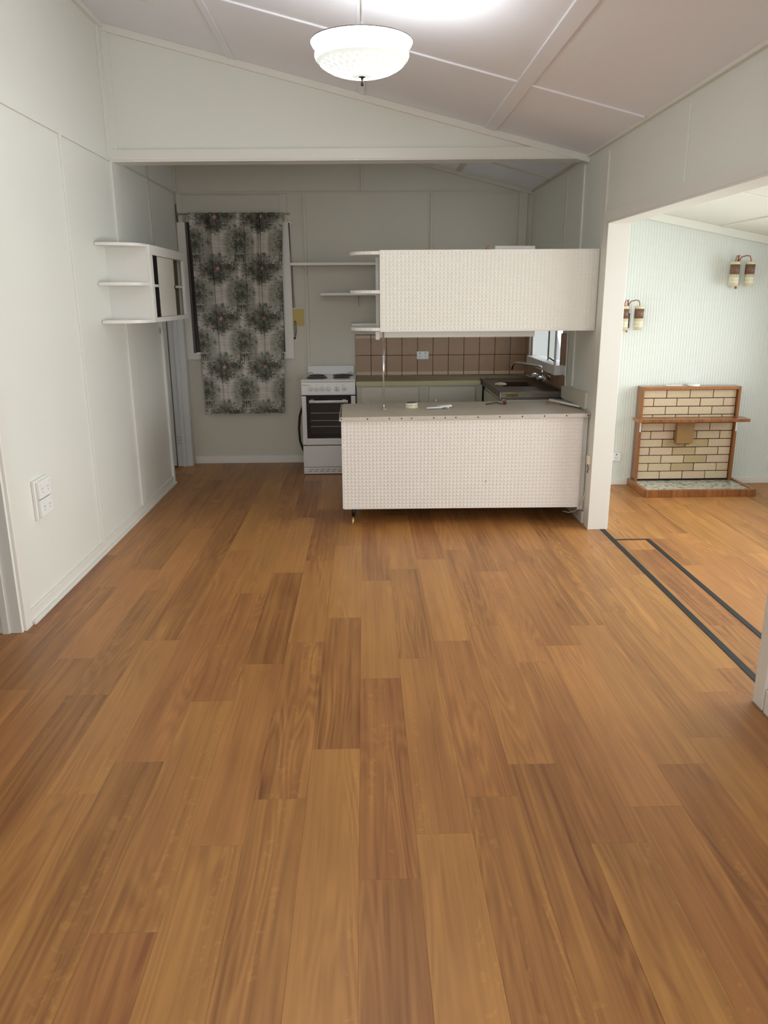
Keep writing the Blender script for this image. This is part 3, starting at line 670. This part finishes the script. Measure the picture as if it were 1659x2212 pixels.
while y > 6.14:
    ye = max(y-.1525, 6.12)
    B(1.590, 1.597, ye+.0015, y-.0015, .885, 1.048).build('tile', TM, tw2, .001)
    if y > 7.50 or y < 6.32: B(1.590, 1.597, ye+.0015, y-.0015, 1.052, 1.25 if y > 7 else 1.327).build('tile', TM, tw2, .001)
    y -= .1525
B(1.588, 1.597, 6.105, 6.12, .88, 1.34).build('edge_board', TRIM, tw2)

# ------------------------------------------------------------------ benches and sink
bc = thing('base_cabinet', (.5, 7.4, 0), 'cream base cabinets under the olive bench along the kitchen back wall', 'cabinet')
B(-.075, 1.098, 7.185, 7.69, .0, .828).build('carcass', KWALL, bc, .002)
for xa, xb in ((-.03, .50), (.60, 1.03)):
    dd = B(xa, xb, 7.168, 7.185, .13, .812).build('door', KWALL, bc, .003)
    MB().tube([(xa+.06, 7.166, .60), (xa+.06, 7.14, .60), (xa+.06, 7.14, .70), (xa+.06, 7.166, .70)], .004, 6).build('handle', CHROME, dd)
bt = thing('back_benchtop', (.5, 7.4, .83), 'olive laminate benchtop with cream front edge along the back wall tiles', 'benchtop')
MB().box(-.08, 1.085, 7.165, 7.688, .83, .862).box(1.085, XR-.004, 7.305, 7.688, .83, .862).build('top', BENCH, bt, .002)
B(-.08, 1.075, 7.158, 7.166, .824, .866).build('front_edge', BEDGE, bt, .002)
sc = thing('sink_cabinet', (1.35, 6.7, 0), 'cream sink cabinet standing along the right wall under the steel sink', 'cabinet')
B(1.12, 1.585, 6.24, 7.16, 0, .815).build('carcass', KWALL, sc, .002)
B(1.104, 1.12, 6.30, 6.72, .13, .79).build('door', KWALL, sc, .003); B(1.104, 1.12, 6.76, 7.12, .13, .79).build('door', KWALL, sc, .003)
B(1.14, 1.585, 6.15, 6.24, .70, .812).build('end_ledge', CABW, sc, .002)
sk = thing('kitchen_sink', (1.35, 6.7, .82), 'stained stainless steel sink and drainer below the bright kitchen window', 'sink')
sx0, sx1, sy0, sy1, sz = 1.09, 1.588, 6.19, 7.30, .872
bx0, bx1, by0, by1 = 1.19, 1.47, 6.60, 6.98
q = MB(); t_ = .012
for a in ((sx0, bx0, sy0, sy1), (bx1, sx1, sy0, sy1), (bx0, bx1, sy0, by0), (bx0, bx1, by1, sy1)): q.box(a[0], a[1], a[2], a[3], sz-t_, sz)
q.box(sx0, sx0+.012, sy0, sy1, sz-.045, sz-t_).box(sx0, sx1, sy0, sy0+.012, sz-.045, sz-t_)
q.box(sx0+.01, sx1, sy0+.0, sy0+.01, sz, sz+.004).box(sx0, sx0+.01, sy0, sy1, sz, sz+.004).box(sx1-.012, sx1, sy0, sy1, sz, sz+.016).box(sx0+.05, sx1-.1, sy1-.02, sy1, sz, sz+.010)
q.build('sink_top', STEEL, sk, .001)
q = MB().add([(bx0, by0, sz-.001), (bx1, by0, sz-.001), (bx1, by1, sz-.001), (bx0, by1, sz-.001), (bx0+.02, by0+.02, sz-.05), (bx1-.02, by0+.02, sz-.05), (bx1-.02, by1-.02, sz-.05), (bx0+.02, by1-.02, sz-.05)],
             [(4, 5, 6, 7), (0, 1, 5, 4), (1, 2, 6, 5), (2, 3, 7, 6), (3, 0, 4, 7)]); q.build('bowl', mat('bowl_steel', (70, 52, 44), .4, .7), sk)
B(1.14, 1.24, sy0-.0006, sy0+.004, sz-.036, sz-.012).build('rust_patch', STAIN, sk)
MB().tube([(sx0+.005, sy0+.002, sz+.0), (sx0+.005, sy0+.002, sz-.065)], .006, 8).build('corner_cap', ALU, sk)
sp = MB().lathe([(0, 0), (.05, .001), (.055, .006), (.045, .016), (.02, .022), (0, .022)], (1.185, 6.72, sz+.0005), n=9, smooth=False).build('crumpled_cloth', SHCR)
tag(sp, 'crumpled pale cloth lying on the steel sink beside the bowl', 'cloth')
tp = thing('kitchen_tap', (1.59, 6.62, .93), 'chrome wall tap with long swivel spout over the sink', 'tap')
MB().lathe([(.034, 1.590-1.59), (.034, -.006), (.02, -.014), (.014, -.018)], (1.590, 6.63, .947), 'X', 24).build('wall_flange', CHROME, tp)
MB().tube([(1.578, 6.63, .947), (1.50, 6.52, .955)], .014, 12).tube([(1.50, 6.44, .955), (1.50, 6.62, .955)], .017, 12).build('mixer_body', CHROME, tp)
MB().tube([(1.497, 6.50, .96), (1.495, 6.50, 1.02), (1.488, 6.52, 1.040), (1.47, 6.56, 1.047), (1.40, 6.74, 1.052), (1.35, 6.86, 1.052), (1.335, 6.905, 1.045), (1.325, 6.93, 1.02), (1.322, 6.94, .985)], .0095, 12).build('spout', CHROME, tp)
MB().lathe([(.0, -.03), (.016, -.028), (.021, -.010), (.019, .010), (.010, .016), (.008, .03)], (1.46, 6.62, .963), 'X', 8, False).build('handle', mat('frosted_handle', (215, 220, 215), .15, .4), tp)
MB().lathe([(.0, -.03), (.016, -.028), (.021, -.010), (.019, .010), (.010, .016), (.008, .03)], (1.46, 6.42, .955), 'X', 8, False).build('handle', CHROME, tp)

# ------------------------------------------------------------------ stove
st = thing('electric_cooker', (-.33, 7.4, 0), 'white freestanding electric cooker with four hotplates against the kitchen back wall', 'cooker')
X0, X1, Y0 = -.582, -.085, 7.135
mb = MB().box(X0, X0+.02, Y0+.02, 7.66, .045, .87).box(X1-.02, X1, Y0+.02, 7.66, .045, .87).box(X0+.02, X1-.02, 7.60, 7.66, .045, .87).box(X0+.02, X1-.02, Y0+.02, 7.6, .045, .28).box(X0+.02, X1-.02, Y0+.02, 7.6, .74, .87)
mb.build('body', OWHITE, st, .002)
B(X0-.003, X1+.003, Y0-.012, 7.66, .868, .890).build('hob_top', OWHITE, st, .005)
MB().hexa([(X0+.03, 7.62, .89), (X1-.02, 7.62, .89), (X1-.02, 7.66, .89), (X0+.03, 7.66, .89), (X0+.03, 7.635, .972), (X1-.02, 7.635, .972), (X1-.02, 7.66, .972), (X0+.03, 7.66, .972)]).build('splashback', OWHITE, st, .003)
for hx, hy, r in ((-.445, 7.28, .092), (-.455, 7.48, .074), (-.215, 7.28, .074), (-.205, 7.48, .092)):
    hp = MB().lathe([(r, .0), (r, .004), (r-.004, .009), (r-.012, .011), (.02, .010), (.018, .008), (0, .008)], (hx, hy, .8905), n=36).build('hotplate', PLATE, st)
    MB().lathe([(r+.010, 0), (r+.010, .003), (r+.001, .004)], (hx, hy, .8902), n=36).build('trim_ring', SILV, hp)
MB().tube([(X0+.035, 7.60, .90), (X0+.045, 7.60, .91), (X0+.07, 7.60, .912), (X0+.085, 7.60, .9)], .003, 6).build('lid_hinge', SILV, st)
MB().tube([(X1-.075, 7.60, .90), (X1-.06, 7.60, .912), (X1-.04, 7.60, .912), (X1-.03, 7.60, .9)], .003, 6).build('lid_hinge', SILV, st)
cp = MB().hexa([(X0, Y0-.01, .750), (X1, Y0-.01, .750), (X1, Y0+.02, .750), (X0, Y0+.02, .750), (X0, Y0-.004, .866), (X1, Y0-.004, .866), (X1, Y0+.02, .866), (X0, Y0+.02, .866)]).build('control_panel', OWHITE, st, .002)
for kx in (355, 505, 650, 805, 1020, 1210):
    x = X0+(kx-118)/1375*(X1-X0); r = .0215 if kx == 1020 else .019
    kb = MB().lathe([(r, 0), (r, -.012), (r-.002, -.015), (0, -.015)], (x, Y0-.0085, .805), 'Y', 24).build('knob', OWHITE, st)
    B(x-.0035, x+.0035, Y0-.034, Y0-.023, .788, .822).build('knob_grip', SILV if kx == 1020 else OWHITE, kb, .001)
    B(x-.002, x+.002, Y0-.0088, Y0-.006, .842, .846).build('dial_mark', TGREY, kb)
for kx in (315, 1165):
    x = X0+(kx-118)/1375*(X1-X0); MB().lathe([(.0035, 0), (.0035, -.003)], (x, Y0-.006, .838), 'Y', 10).build('indicator_light', RED, cp)
cu = bpy.data.curves.new('badge', 'FONT'); cu.body = 'Euromaid'; cu.size = .0125; cu.extrude = .0003; cu.offset = .0002
tmp = bpy.data.objects.new('badge_tmp', cu); COL.objects.link(tmp); dg = bpy.context.evaluated_depsgraph_get()
me = bpy.data.meshes.new_from_object(tmp.evaluated_get(dg)); bpy.data.objects.remove(tmp)
me.materials.clear(); me.materials.append(BLACK); bd = bpy.data.objects.new('badge_lettering', me); COL.objects.link(bd); bd.parent = cp
bd.location = Vector((X0+.009, Y0-.0062, .838))-st.location; bd.rotation_euler = (math.radians(87), 0, 0)
B(X0, X1, Y0-.002, Y0+.02, .742, .750).build('shadow_gap', BLACK, st)
od = thing_ = MB().box(X0, X0+.042, Y0-.008, Y0+.02, .285, .740).box(X1-.042, X1, Y0-.008, Y0+.02, .285, .740).box(X0+.042, X1-.042, Y0-.008, Y0+.02, .285, .345).build('oven_door', OWHITE, st, .003)
q = MB().box(X0+.042, X1-.042, Y0-.006, Y0+.006, .665, .740).box(X0+.042, X0+.075, Y0-.006, Y0+.006, .345, .665).box(X1-.075, X1-.042, Y0-.006, Y0+.006, .345, .665).box(X0+.075, X1-.075, Y0-.006, Y0+.006, .345, .395)
q.build('black_glass_border', OGLASS, od)
B(X0+.075, X1-.075, Y0-.0, Y0+.004, .395, .665).build('window_glass', mat('smoked_glass', (40, 33, 29), .12, spec=.3), od)
for z in (.455, .51, .58): B(X0+.08, X1-.08, Y0-.0025, Y0+.0, z, z+.004).build('rack_edge', SILV, od)
MB().tube([(X0+.07, Y0-.04, .692), (X1-.07, Y0-.04, .692)], .0135, 12).build('handle', OWHITE, od)
for x in (X0+.10, X1-.10): B(x-.02, x+.012, Y0-.04, Y0-.004, .694, .708).build('handle_post', OWHITE, od, .002)
B(X0, X1, Y0-.002, Y0+.02, .275, .285).build('shadow_gap', BLACK, st)
B(X0, X1, Y0-.008, Y0+.02, .072, .275).build('storage_drawer', OWHITE, st, .003)
vk = B(X0, X1, Y0-.006, Y0+.02, .006, .068).build('vent_kick', OWHITE, st, .002)
for k in range(8):
    for z in (.028, .046): B(X0+.05+k*.055-(.01 if z < .03 else 0), X0+.088+k*.055-(.01 if z < .03 else 0), Y0-.0065, Y0-.004, z, z+.005).build('vent_slot', TGREY, vk)
MB().box(X0, X0+.04, Y0+.02, 7.6, 0, .05).box(X1-.04, X1, Y0+.02, 7.6, 0, .05).build('foot_rails', BLACK, st)
hs = MB().tube([(X0+.03, 7.665, .62), (X0-.025, 7.60, .60), (X0-.055, 7.52, .50), (X0-.062, 7.46, .38), (X0-.05, 7.40, .27), (X0-.018, 7.34, .20), (X0-.001, 7.32, .17)], .011, 10).build('power_cable', BLACK, st)

# ------------------------------------------------------------------ curtain with printed trees and roses
def curtain_print(nu, nv, Wm, Hm):
    rng = np.random.default_rng(3)
    px = nu/Wm
    yy, xx = np.mgrid[0:nv, 0:nu]; u = xx/px; v = yy/px       # metres, v down from the top
    base = np.zeros((nv, nu, 3)); base[:] = (206, 201, 191)
    n1 = np.sin(v*140+3*np.sin(u*9+v*5))*np.sin(v*61+u*7); base += (n1*9)[..., None]
    pu, pv = .442, .468
    def blob(cx, cy, rx, ry, ang, col, alpha=.9):
        R = max(rx, ry)*1.1; i0, i1 = int((cx-R)*px), int((cx+R)*px)+2; j0, j1 = int((cy-R)*px), int((cy+R)*px)+2
        i0 = max(i0, 0); j0 = max(j0, 0); i1 = min(i1, nu); j1 = min(j1, nv)
        if i0 >= i1 or j0 >= j1: return
        X = u[j0:j1, i0:i1]-cx; Y = v[j0:j1, i0:i1]-cy; c, s_ = math.cos(ang), math.sin(ang)
        d_ = ((X*c+Y*s_)/rx)**2+((-X*s_+Y*c)/ry)**2; m_ = (np.clip(1.35-d_, 0, .7)/.7*alpha)[..., None]
        base[j0:j1, i0:i1] = base[j0:j1, i0:i1]*(1-m_)+np.array(col)*m_
    greens = [(84, 88, 74), (104, 108, 94), (66, 68, 58), (134, 134, 120), (96, 88, 78), (112, 118, 110)]
    shapes = []
    def leafy(cx, cy, sx, sy, n, scale, seed, fan=True):
        r = np.random.default_rng(seed)
        for _ in range(n):
            a = r.uniform(0, 2*math.pi); q_ = abs(r.normal(0, .55)); q_ = min(q_, 1.15)
            dx, dy = q_*math.cos(a)*sx, q_*math.sin(a)*sy; L = scale*r.uniform(.5, 1.4)
            shapes.append((cx+dx, cy+dy, L, L*r.uniform(.16, .34), math.atan2(dy, dx)+r.normal(0, .5) if fan else r.uniform(0, 3.14), greens[r.integers(0, 6)], r.uniform(.35, .85)))
    def rose(cx, cy, R, seed):
        r = np.random.default_rng(seed)
        for k_ in range(16):
            a = r.uniform(0, 6.28); q_ = R*r.uniform(0, .8)
            col = [(160, 108, 108), (180, 140, 136), (130, 78, 80), (190, 166, 158)][r.integers(0, 4)]
            shapes.append((cx+q_*math.cos(a), cy+q_*math.sin(a), R*.42, R*.26, r.uniform(0, 3.1), col, .9))
    # soft backdrop
    shapes.append((0, .02, .19, .13, 0, (120, 121, 108), .6)); shapes.append((.22, -.20, .15, .16, 0, (126, 127, 114), .6))
    for k_ in range(34): shapes.append((rng.uniform(-.22, .22), rng.uniform(-.23, .23), rng.uniform(.03, .09), rng.uniform(.002, .007), rng.normal(0, .08), (136, 134, 124) if k_ % 2 else (214, 211, 203), .55))
    leafy(.01, .015, .165, .115, 460, .017, 1); leafy(.0, .10, .085, .055, 190, .022, 2); leafy(-.10, .03, .075, .055, 150, .014, 3); leafy(.13, .0, .075, .06, 160, .014, 9)
    leafy(.221, -.20, .125, .165, 480, .013, 4, False); leafy(.221, -.28, .07, .06, 150, .011, 14, False)
    for t_ in (-.04, -.02, 0, .02, .04): shapes.append((.221+t_, -.075, .003, .055, .1*t_, (52, 44, 38), .8))
    for k_ in range(46): shapes.append((rng.uniform(.04, .17), rng.uniform(-.10, -.02), .0045, .004, 0, (218, 216, 206), .85))
    rose(.0, .02, .030, 5); rose(-.135, .085, .017, 6); rose(.11, .035, .012, 7); rose(-.04, -.02, .013, 8)
    for i in range(-1, 3):
        for j in range(-1, 6):
            ox, oy = .245+i*pu-.01*j*0, .02+j*pv
            for (cx, cy, rx, ry, an, col, al) in shapes: blob(cx+ox, cy+oy, rx, ry, an, col, al)
    base += rng.normal(0, 5, (nv, nu, 1))
    return np.clip(base, 0, 255)/255
NU, NV = 250, 530
img = curtain_print(NU, NV, .90, 1.85)
ct = thing('curtain', (-1.18, 7.62, .52), 'faded floral curtain printed with roses and trees hanging over the window', 'curtain')
xx = np.linspace(0, 1, NU); tt = np.linspace(0, 1, NV)
U, T = np.meshgrid(xx, tt)
xl = -1.610+T*.042+.003*np.sin(T*9); xr = -.748-T*.042+.004*np.sin(T*11+1)
X = xl+(xr-xl)*U
fold = .010*np.sin(U*2*np.pi*5.3+.6*np.sin(T*3)) + .006*np.sin(U*2*np.pi*11+T*2)
for c_, wd, am in ((.235, .018, .030), (.775, .018, .030), (.60, .02, .016), (.10, .02, .008)):
    cc = c_+.02*T
    fold += -am*(1-.45*T)*1.4*np.exp(-((U-cc)/wd)**2)+am*.9*(1-.5*T)*np.exp(-((U-cc+.032)/(wd*.9))**2)
Y = 7.618+fold*(.55+.6*(1-T))
Z = 2.375-T*1.858-.004*T**20*np.sin(U*2*np.pi*3+1)
vs = np.stack([X+1.18, Y-7.62, Z-.52], -1).reshape(-1, 3)
me = bpy.data.meshes.new('cloth'); idx = np.arange(NU*NV).reshape(NV, NU)
fs = np.stack([idx[:-1, :-1], idx[1:, :-1], idx[1:, 1:], idx[:-1, 1:]], -1).reshape(-1, 4)
me.vertices.add(len(vs)); me.vertices.foreach_set('co', vs.ravel()); me.loops.add(fs.size); me.loops.foreach_set('vertex_index', fs.ravel())
me.polygons.add(len(fs)); me.polygons.foreach_set('loop_start', np.arange(0, fs.size, 4)); me.polygons.foreach_set('use_smooth', np.ones(len(fs), bool)); me.update()
ca = me.color_attributes.new('print', 'FLOAT_COLOR', 'POINT')
lin = np.where(img <= .04045, img/12.92, ((img+.055)/1.055)**2.4); rgba = np.concatenate([lin.reshape(-1, 3), np.ones((NU*NV, 1))], 1)
ca.data.foreach_set('color', rgba.astype(np.float32).ravel())
cm = bpy.data.materials.new('printed_cotton'); cm.use_nodes = True; nt = cm.node_tree; b = nt.nodes['Principled BSDF']; b.inputs['Roughness'].default_value = .85
b.inputs['Specular IOR Level'].default_value = .2
at = nt.nodes.new('ShaderNodeAttribute'); at.attribute_name = 'print'; nt.links.new(at.outputs['Color'], b.inputs['Base Color'])
nz = nt.nodes.new('ShaderNodeTexNoise'); nz.inputs['Scale'].default_value = 500; tc = nt.nodes.new('ShaderNodeTexCoord'); nt.links.new(tc.outputs['Object'], nz.inputs['Vector'])
bp = nt.nodes.new('ShaderNodeBump'); bp.inputs['Strength'].default_value = .1; bp.inputs['Distance'].default_value = .001; nt.links.new(nz.outputs['Fac'], bp.inputs['Height']); nt.links.new(bp.outputs['Normal'], b.inputs['Normal'])
me.materials.append(cm); co = bpy.data.objects.new('cloth', me); COL.objects.link(co); co.parent = ct
sd = co.modifiers.new('thickness', 'SOLIDIFY'); sd.thickness = .001
rd = thing('curtain_rod', (-1.2, 7.64, 2.36), 'pale curtain rod on two brackets above the floral curtain', 'curtain rod')
MB().tube([(-1.733, 7.665, 2.368), (-.70, 7.665, 2.368)], .007, 10).build('rod', WOODP, rd)
for x in (-1.66, -.735): MB().box(x-.012, x+.012, 7.66, 7.69, 2.325, 2.36).box(x-.006, x+.006, 7.672, 7.69, 2.30, 2.33).build('bracket', WOODP, rd, .002)
MB().lathe([(.010, 0), (.010, .02), (0, .024)], (-.70, 7.665, 2.368), 'X', 12).build('end_cap', WOODP, rd)
# dangling cord, knob, mustard plate and hook beside the curtain
kn = thing('curtain_tieback_rod', (-.69, 7.68, 1.5), 'thin dark rod hanging from a cream diamond knob right of the curtain', 'rod')
MB().lathe([(.03, 0), (.03, -.004), (.012, -.012), (0, -.014)], (-.69, 7.698, 2.293), 'Y', 4, False).build('diamond_knob', PLAST, kn)
MB().tube([(-.69, 7.675, 2.29), (-.684, 7.672, 1.95), (-.674, 7.674, 1.52)], [.006, .004, .003], 8).build('rod', TGREY, kn)
MB().tube([(-.675, 7.676, 1.95), (-.662, 7.674, 1.52)], .002, 6).build('cord', TGREY, kn)
mp = B(-.692, -.580, 7.690, 7.6995, 1.352, 1.508).build('mustard_cover_plate', MUST, None, .001)
tag(mp, 'square mustard yellow cover plate on the wall right of the curtain', 'plate')
hk2 = thing('hanging_hook', (-.66, 7.67, 1.22), 'small dark metal hook hanging below the mustard plate', 'hook')
MB().tube([(-.663, 7.682, 1.40), (-.657, 7.68, 1.385), (-.655, 7.678, 1.30), (-.667, 7.678, 1.24)], .004, 8).tube([(-.663, 7.682, 1.40), (-.670, 7.68, 1.385), (-.668, 7.678, 1.26)], .003, 8).build('wire_loop', TGREY, hk2)
MB().lathe([(0, -.012), (.009, -.006), (.009, .006), (0, .012)], (-.673, 7.678, 1.235), n=10).build('tip', BLACK, hk2)
cdd = MB().tube([(-1.733, 7.683, 2.46), (-1.727, 7.683, 2.20), (-1.722, 7.683, 1.98)], .0035, 6).tube([(-1.721, 7.681, 2.38), (-1.712, 7.681, 1.97)], .003, 6).build('corner_gap_line', mat('corner_gap_brown', (70, 55, 45), .7))  # dark tubes added to draw the gap in the wall corner
tag(cdd, 'dark brown lines standing in for the gap in the corner left of the curtain', 'cord')

# ------------------------------------------------------------------ fireplace surround in the living room
fp = thing('brick_fireplace', (2.77, 6.4, 0), 'small mock fireplace of cream bricks in a varnished timber frame with a hearth', 'fireplace')
fx0, fx1, fyf, fyb, fz = 2.345, 3.195, 6.47, 6.585, .872
B(fx0+.01, fx1-.01, 6.515, fyb, .045, fz-.01).build('mortar_backing', GROUT, fp)
B(fx0, fx0+.022, fyf, fyb, .058, fz).build('frame_side', OAK, fp, .002)
B(fx1-.022, fx1, fyf, fyb, .058, fz).build('frame_side', OAK, fp, .002)
B(fx0+.022, fx1-.022, fyf, fyb, fz-.026, fz).build('frame_top', OAK, fp, .002)
BR = []
for i, c in enumerate(((214, 192, 160), (217, 194, 163), (211, 189, 156), (213, 187, 160), (192, 168, 128))):
    BR.append(mat('cream_brick_%d' % i, tuple(x*.93 for x in c), .85, bump=1.0, bscale=110, var=.14, vscale=60))
bx0, bx1 = fx0+.024, fx1-.024; L_ = (bx1-bx0)/4
zc = .066; ch = (fz-.028-zc)/11
for r in range(11):
    z0 = zc+r*ch; cuts = [bx0+L_*k for k in range(5)] if r % 2 == 0 else [bx0]+[bx0+L_*(k+.47) for k in range(4)]+[bx1]
    for a, b_ in zip(cuts[:-1], cuts[1:]):
        cm_ = BR[4] if (1 <= r <= 5 and 2.55 < (a+b_)/2 < 2.95 and random.random() < .6) else BR[random.randrange(4)]
        dy = random.uniform(-.002, .002)
        B(a+.0035, b_-.0035, 6.500+dy, 6.516, z0+.0035, z0+ch-.0035).build('brick', cm_, fp, .0015)
MB().box(2.285, 3.225, 6.315, 6.470, .592, .618).build('mantel_shelf', OAK, fp, .003)
for x in (fx0+.004, fx1-.016): MB().box(x, x+.012, 6.466, 6.4695, .49, .592).box(x, x+.012, 6.38, 6.4695, .588, .5915).build('shelf_bracket', WPLAST, fp)
bxm = B(2.668, 2.815, 6.445, 6.503, .39, .592).build('hanging_box', BRWN, fp, .004)
for x in (2.70, 2.785): MB().lathe([(0, 0), (.014, .002), (.014, .014), (0, .016)], (x, 6.475, .375), n=12).build('box_foot', BRWN, bxm)
hy0 = 6.115; hx0, hx1 = 2.315, 3.243
B(hx0, hx1, hy0, hy0+.028, 0, .062).build('hearth_rail', OAK, fp, .003)
B(hx0, hx0+.028, hy0+.028, 6.578, 0, .062).build('hearth_rail', OAK, fp, .003)
B(hx1-.028, hx1, hy0+.028, 6.578, 0, .062).build('hearth_rail', OAK, fp, .003)
hm = bpy.data.materials.new('pebble_hearth'); hm.use_nodes = True; nt = hm.node_tree; b = nt.nodes['Principled BSDF']; b.inputs['Roughness'].default_value = .3
tc = nt.nodes.new('ShaderNodeTexCoord'); vo = nt.nodes.new('ShaderNodeTexVoronoi'); vo.inputs['Scale'].default_value = 45
cr = nt.nodes.new('ShaderNodeValToRGB'); cr.color_ramp.elements[0].color = (*srgb((92, 96, 88)), 1); cr.color_ramp.elements[1].color = (*srgb((205, 203, 192)), 1)
e = cr.color_ramp.elements.new(.3); e.color = (*srgb((176, 175, 160)), 1)
nt.links.new(tc.outputs['Object'], vo.inputs['Vector']); sp_ = nt.nodes.new('ShaderNodeSeparateColor'); nt.links.new(vo.outputs['Color'], sp_.inputs[0])
nt.links.new(sp_.outputs[0], cr.inputs[0]); nt.links.new(cr.outputs[0], b.inputs['Base Color'])
B(hx0+.028, hx1-.028, hy0+.028, 6.578, .0, .050).build('hearth_slab', hm, fp)
MB().lathe([(.05, 0), (.052, .004), (.05, .014), (.046, .017), (0, .018)], (2.80, 6.52, fz+.0005), n=36).build('smoke_alarm_base', WPLAST)
o = bpy.data.objects['smoke_alarm_base']; o.name = 'smoke_alarm'; tag(o, 'round white smoke alarm lying on top of the brick fireplace', 'smoke alarm')
o = thing('plastic_clip', (2.64, 6.53, fz), 'thin white plastic clip lying on the fireplace top left of the round alarm', 'clip')
B(2.565, 2.705, 6.52, 6.55, fz+.001, fz+.009).build('bar', WPLAST, o, .002)
MB().tube([(2.635, 6.535, fz+.009), (2.645, 6.535, fz+.018)], .002, 6).build('prong', WPLAST, o)

# ------------------------------------------------------------------ twin wall lamps
def sconce(cx, z, label):
    t = thing('wall_lamp', (cx, YLIV-.006, z), label, 'wall lamp', 'twin shade wall lamps on the ribbed wall')
    yw = YLIV-.006
    B(cx-.008, cx+.012, yw-.018, yw, z-.10, z+.02).build('backplate', mat('dark_wood_plate', (62, 34, 28), .5), t, .002)
    B(cx-.018, cx-.008, yw-.05, yw-.018, z-.135, z+.10).build('copper_stem', COPPER, t, .002)
    for sx in (-1, 1):
        sxx = cx+sx*.062
        MB().tube([(cx-.013, yw-.035, z+.08), (cx-.013+sx*.012, yw-.05, z+.115), (cx+sx*.03, yw-.075, z+.125), (sxx-sx*.01, yw-.085, z+.122), (sxx, yw-.088, z+.10), (sxx, yw-.088, z+.07)], .0045, 8).build('arm', COPPER, t)
        sh = MB().lathe([(.036, -.115), (.037, -.02)], (sxx, yw-.088, z), n=28).build('lamp_shade', SHCR, t)
        MB().lathe([(.0375, -.02), (.0375, .055)], (sxx, yw-.088, z), n=28).build('brown_band', SHBR, sh)
        MB().lathe([(.036, .055), (.036, .078), (.004, .080)], (sxx, yw-.088, z), n=28).build('shade_cap', SHCR, sh)
        for zz in (-.085, -.055): MB().lathe([(.0375, zz), (.0375, zz+.006)], (sxx, yw-.088, z), n=28).build('stripe', WPLAST, sh)
        MB().tube([(sxx+.036, yw-.088, z+.045), (sxx+.046, yw-.088, z+.045)], .003, 6).build('thumb_screw', COPPER, sh)
sconce(3.10, 1.80, 'twin shade wall lamp high on the ribbed wall above the fireplace, right one of two')
sconce(2.215, 1.455, 'twin shade wall lamp partly hidden behind the opening jamb, left one of two')
print('planks', n_pl, 'objects', len(bpy.data.objects))
